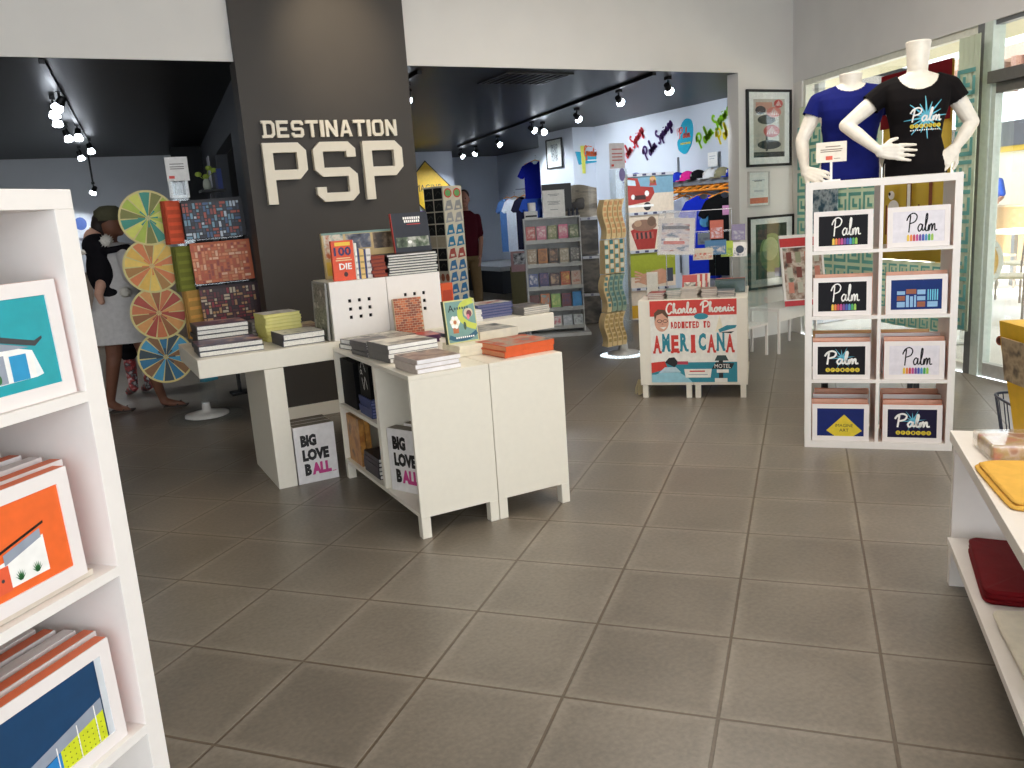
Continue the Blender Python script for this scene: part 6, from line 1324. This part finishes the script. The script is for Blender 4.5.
def shirt(loc, rot, mat_, label, w_=.46, h_=.70, d_=.07, group=None, print_=None, hanger=True, hc=(222, 140, 40)):
    t = empty('t_shirt', loc, rot, label, 'shirt', group)        # origin at the rail
    b = MB(); hw = w_/2; z0 = -.10
    out = [(-.07, z0+.02), (-hw, z0-.05), (-hw-.10, z0-.22), (-hw-.03, z0-.27), (-hw+.03, z0-.20), (-hw+.03, z0-h_), (hw-.03, z0-h_), (hw-.03, z0-.20), (hw+.03, z0-.27), (hw+.10, z0-.22), (hw, z0-.05), (.07, z0+.02), (.04, z0-.03), (-.04, z0-.03)]
    b.prism(out, -d_/2, d_/2, mat_); o = b.build('garment', t, .02); 
    if print_: b = MB(); b.base = -d_/2-.003; print_(b); b.build('print', t)
    if hanger: b = MB(); hm = M(hc, .5); b.tube([(-.2, 0, -.12), (0, 0, -.055), (.2, 0, -.12)], .009, hm); b.tube([(0, 0, -.055), (0, 0, -.03), (.02, 0, -.012), (.012, 0, .02), (-.015, 0, .012)], .004, CHROME); b.build('hanger', t)
    return t
def blobp(b):
    b.disc(.06, -.34, .07, .09, M((90, 170, 220), .6), 1); b.disc(.02, -.40, .07, .07, M((90, 170, 220), .6), 2); b.rect(-.07, -.37, -.03, -.26, M((60, 80, 190), .6), 3)
for k, (y_, c, nm, ro) in enumerate(((8.42, (214, 222, 236), 'pale blue', -90), (8.30, (206, 216, 232), 'white', -90))): shirt((7.0, y_, 1.575), R(ro+75), M(c, .85, kind='cloth'), '%s T-shirt edge-on at the left of the wall rail' % nm, .42, .7, .05)
shirt((7.0, 7.98, 1.575), R(-62), M((24, 48, 190), .85, kind='cloth', name='bright_blue_jersey'), 'bright blue T-shirt with pale blue emblem hanging on the wall rail', .46, 1.0, .06, print_=blobp)
shirt((6.97, 7.58, 1.575), R(-62), M((16, 16, 18), .85, kind='cloth'), 'black T-shirt with small pink print hanging on the wall rail by the jamb', .46, .95, .06, print_=lambda b: b.rect(-.02, -.33, .14, -.22, M((190, 130, 170), .6), 1))
for k in range(7):
    o = empty('coat_hanger', (6.99, 8.50-.16*k, 1.60), R(-60), 'orange plastic hanger on the wall rail, %s from the left' % ('first', 'second', 'third', 'fourth', 'fifth', 'sixth', 'seventh')[k], 'hanger', 'orange hangers'); b = MB(); hm = M((230, 140, 30), .45); b.tube([(-.13, 0, -.045), (-.03, 0, .005), (.03, 0, .005), (.13, 0, -.045), (-.13, 0, -.045)], .018, hm); b.build('hanger', o)
# alcove clothing
rl = empty('garment_rail', (7.6, 13.0, 0), 0, 'chrome garment rail on the wall of the blue-lit alcove', 'rail'); b = MB(); b.tube([(0, 0, 1.84), (.35, 1.5, 1.88)], .012, CHROME); b.tube([(.1, .1, 1.84), (.55, .1, 1.84)], .012, CHROME); b.build('bar', rl)
al_ = [(7.66, 14.35, (90, 130, 190), 'light blue', -75, 1.0), (7.63, 14.0, (214, 220, 230), 'white', -70, 1.05), (7.62, 13.6, (30, 30, 50), 'dark navy', -70, .95), (7.60, 13.25, (40, 70, 150), 'blue', -70, 1.0)]
for x, y, c, nm, ro, h_ in al_: shirt((x, y, 1.80), R(ro), M(c, .85, kind='cloth'), '%s shirt hanging on the alcove rail beyond the person in maroon' % nm, .42, h_, .10)
shirt((7.55, 13.0, 2.38), R(-45), M((26, 40, 170), .85, kind='cloth'), 'royal blue polo shirt displayed high on the pillar side of the alcove', .46, .62, .12, hanger=True)
ls = empty('low_platform', (7.0, 13.2, 0), 0, 'low pale grey platform under the hanging shirts in the alcove', 'platform'); MB().box(-.2, 1.1, 0, 2.2, .42, .5, M((176, 180, 184), .5)).build('platform_top', ls); MB().box(-.1, 1.1, .1, 2.2, 0, .42, M((50, 52, 58), .6)).build('base', ls)
ol = empty('carton', (5.95, 11.2, 0), R(-30), 'olive cardboard stack with black pattern label left of the book rack', 'box'); MB().box(0, .4, 0, .35, .0, .62, M((120, 112, 76), .7)).build('body', ol); MB().box(.02, .34, -.01, -.002, .55, .86, M((190, 150, 150), .6)).build('label_card', ol); MB().box(.06, .28, -.013, -.0105, .66, .83, PIC(((20, 20, 40), (220, 220, 220)), 20, seed=77)).build('pattern', ol)

# ================================================================ track lights and vent
LEDM = M((236, 244, 255), .3, emis=14, name='lit_lamp')
def spot(px, py, tz, label, energy=26, tgt=None, grp=None):
    LZ_ = 2.50; p = at(px, py, LZ_)
    if p.y > 15: p = atY(px, py, 12.7); LZ_ = p.z
    base = Vector((p.x, p.y, LZ_))
    tgt = Vector(tgt) if tgt else Vector((p.x+rnd.uniform(-.5, .9), p.y+rnd.uniform(-.9, .3), 0)); d = (tgt-base).normalized()
    t = empty('track_spotlight', (p.x, p.y, LZ_), 0, label, 'lamp', grp)
    b = MB(); b.box(-.02, .02, -.03, .03, .075, .106, METALB); b.box(-.012, .012, -.012, .012, .106, 2.608-LZ_, METALB) if LZ_ < 2.49 else None; b.tube([(0, 0, .075), (0, 0, .02)], .008, METALB); q0 = d*-.05; b.cone(q0, d*.01, .028, .034, METALB, 14); hs_ = b.build('housing', t)
    b = MB(); b.cone(d*.011, d*.05, .03, .044, LEDM, 16); b.ell(d*.052, (.044, .044, .02), LEDM, 16, 8, d.to_track_quat('Z', 'Y')); b.build('bulb', hs_)
    if energy:
        l = light('spot_lamp_light', 'SPOT', base+d*.14, energy, (.86, .93, 1), .04, tgt, 95, .7)
    return t
def track(p0, p1, label):
    p0, p1 = Vector(p0), Vector(p1); d = p1-p0; t = empty('light_track', p0, math.atan2(d.y, d.x), label, 'light track'); L_ = d.length
    MB().box(0, L_, -.018, .018, -.03, -.002, METALB).build('rail', t)
track((4.985, 6.32, 2.61), (6.12, 13.1, 2.61), 'black ceiling light track across the back room')
track((2.72, 6.44, 2.61), (2.9, 9.0, 2.61), 'short black ceiling track just right of the charcoal column')
track((.055, 6.32, 2.61), (.50, 12.1, 2.61), 'black ceiling light track in the dark left room')
R_ = [(668, 88, (6.9, 7.6, 1.4)), (619, 100, (6.9, 8.4, 1.6)), (577, 117, (6.9, 9.3, 1.6)), (543, 130, (6.0, 8.5, .8)), (532, 129, (7.2, 10.0, 1.8)), (498, 143, (6.9, 11.0, 1.5)), (476, 152, (5.9, 14.0, 1.2)), (461, 155, (8.1, 13.8, 1.2))]
on = ['first from the doorway', 'second', 'third', 'fourth', 'fifth', 'sixth', 'seventh', 'last, at the far end']
for k, (x, y, tg) in enumerate(R_): spot(x, y, 0, 'lit black track spotlight in the back room, %s' % on[k], 60, tg, 'back room spotlights')
spot(408, 95, 0, 'lit track spotlight beside the top right of the charcoal column', 40, (3.2, 9.5, 0))
LE_ = 0; L__ = [(60, 103, (-1.6, 8.6, 0)), (54, 110, None), (57, 119, (.1, 9.0, 0)), (67, 135, None), (78, 134, None), (80, 155, (1.0, 12, 0)), (90, 148, None), (94, 190, (0, 13.3, 1.2))]
for k, (x, y, tg) in enumerate(L__): spot(x, y, 0, 'lit track spotlight in the dark left room, %s' % (['nearest the header', 'second', 'third', 'fourth', 'fifth', 'sixth', 'seventh', 'farthest and lowest'][k]), (25 if k == 7 else 70) if tg else 0, tg, 'left room spotlights')
vt = empty('ceiling_vent', (3.85, 6.72, 2.609), R(0), 'black louvred air vent in the dark ceiling near the header', 'vent'); b = MB(); VM = M((40, 38, 38), .4)
b.box(-.34, .34, -.28, -.25, -.012, 0, VM); b.box(-.34, .34, .25, .28, -.012, 0, VM); b.box(-.34, -.31, -.25, .25, -.012, 0, VM); b.box(.31, .34, -.25, .25, -.012, 0, VM); b.build('frame', vt)
b = MB()
for k in range(9): b.box(-.30+.07*k, -.275+.07*k, -.25, .25, -.014, -.003, VM)
b.build('louvres', vt)

# ================================================================ outdoors through the door
OD = math.atan2(WD.y, WD.x)
def OP(s, d_, z=0): p = WP(s, d_); return Vector((p.x, p.y, z))
def chair(loc, rot, label, c=(150, 140, 132)):
    t = empty('patio_chair', loc, rot, label, 'chair', 'patio chairs'); m_ = M(c, .5)
    MB().box(-.21, .21, -.21, .21, .43, .46, M((206, 196, 170), .6)).build('seat', t, .01)
    for x in (-.2, .2):
        b = MB(); b.tube([(x, -.2, 0), (x, -.2, .43)], .014, m_); b.build('leg', t); b = MB(); b.tube([(x, .2, 0), (x, .2, .45), (x, .25, .88)], .014, m_); b.build('leg', t)
    b = MB()
    for z in (.6, .72, .85): b.box(-.2, .2, .215+(z-.45)*.1, .235+(z-.45)*.1, z, z+.06, m_)
    b.build('backrest', t, .004)
pos = at(1000, 305, 0.0)
for k, (px, py, ro, nm) in enumerate(((1004, 318, 200, 'nearest the door glass'), (1022, 300, 160, 'behind the nearest one'), (990, 288, 60, 'far left beside the yellow table'))):
    q = at(px, py, 0); chair((q.x, q.y, 0), R(ro), 'brown slatted patio chair outside, %s' % nm)
yt = empty('patio_table', (7.10, 4.63, 0), R(-58), 'round yellow slatted tabletop with white rim tipped upright outside the door', 'table')
b = MB(); b.cone((0, .03, .73), (0, 0, .73), .29, .29, M((244, 244, 238), .4), 40, smooth=False); b.build('rim', yt); b = MB(); b.cone((0, -.0005, .73), (0, -.004, .73), .25, .25, M((232, 182, 70), .5), 36, smooth=False)
for k in range(8): b.rect(-.24, .52+.055*k, .24, .524+.055*k, M((190, 140, 50), .6), 8)
b.build('top', yt); MB().box(-.03, .03, .03, .08, .02, .75, M((236, 236, 230), .4)).build('post', yt); MB().box(-.2, .2, -.1, .25, 0, .02, M((236, 236, 230), .4)).build('foot', yt)
q = at(1012, 285, 0.0)
for k, z in enumerate((0,)):
    t = empty('patio_table', (q.x, q.y, 0), OD, 'white square patio table further out beyond the glass', 'table'); MB().box(-.4, .4, -.4, .4, .72, .75, M((240, 240, 238), .4)).build('tabletop', t); MB().box(-.03, .03, -.03, .03, 0, .72, STEEL).build('leg', t)
pb = atY(992, 190, 0.0001) if False else None
q = at(993, 262, 0.0); BL = M((28, 70, 170), .8, kind='cloth')
pe = fuse([('loft', [(0, 0, .84, .16, .12), (0, 0, 1.0, .15, .12), (0, 0, 1.2, .17, .12), (0, 0, 1.4, .19, .1), (0, 0, 1.48, .09, .07)]), ('cap', (0, 0, 1.45), .05, (0, 0, 1.54), .05), ('ell', (0, -.01, 1.64), (.078, .095, .118)), ('ell', (0, -.11, 1.63), (.014, .02, .02)), ('ell', (-.08, 0, 1.64), (.012, .02, .03)), ('ell', (.08, 0, 1.64), (.012, .02, .03)),
     ('chain', [((-.09, 0, .88), .09), ((-.1, 0, .48), .06), ((-.1, 0, .08), .04), ((-.1, -.14, .03), .03)]), ('chain', [((.09, 0, .88), .09), ((.1, 0, .48), .06), ((.1, 0, .08), .04), ((.1, -.14, .03), .03)]), ('chain', [((-.2, 0, 1.4), .05), ((-.25, 0, 1.14), .04), ((-.18, -.2, 1.05), .028)]), ('chain', [((.2, 0, 1.4), .05), ((.25, 0, 1.14), .04), ((.18, -.2, 1.05), .028)])]+hand((-.18, -.2, 1.05), (.2, -1, 0), (0, 0, 1), .3, 1)+hand((.18, -.2, 1.05), (-.2, -1, 0), (0, 0, 1), .3, -1), .012, M((150, 104, 84), .6), 'person')
pe.location = (14.0, 8.85, 0); pe.rotation_euler = (0, 0, R(-60)); tag(pe, 'person in a blue T-shirt standing in profile outside beyond the glass door', 'person')
fuse([('loft', [(0, 0, .86, .17, .13), (0, 0, 1.2, .175, .13), (0, 0, 1.4, .195, .105), (0, 0, 1.49, .09, .07)]), ('chain', [((-.2, 0, 1.4), .06), ((-.24, 0, 1.2), .06)]), ('chain', [((.2, 0, 1.4), .06), ((.24, 0, 1.2), .06)])], .014, BL, 't_shirt', pe, inflate=.01)
fuse([('chain', [((-.09, 0, .86), .1), ((-.1, 0, .1), .07)]), ('chain', [((.09, 0, .86), .1), ((.1, 0, .1), .07)])], .014, M((70, 66, 60), .8), 'trousers', pe, inflate=.005)
fuse([('ell', (0, .015, 1.69), (.084, .09, .085))], .012, M((50, 36, 28), .8), 'hair', pe)
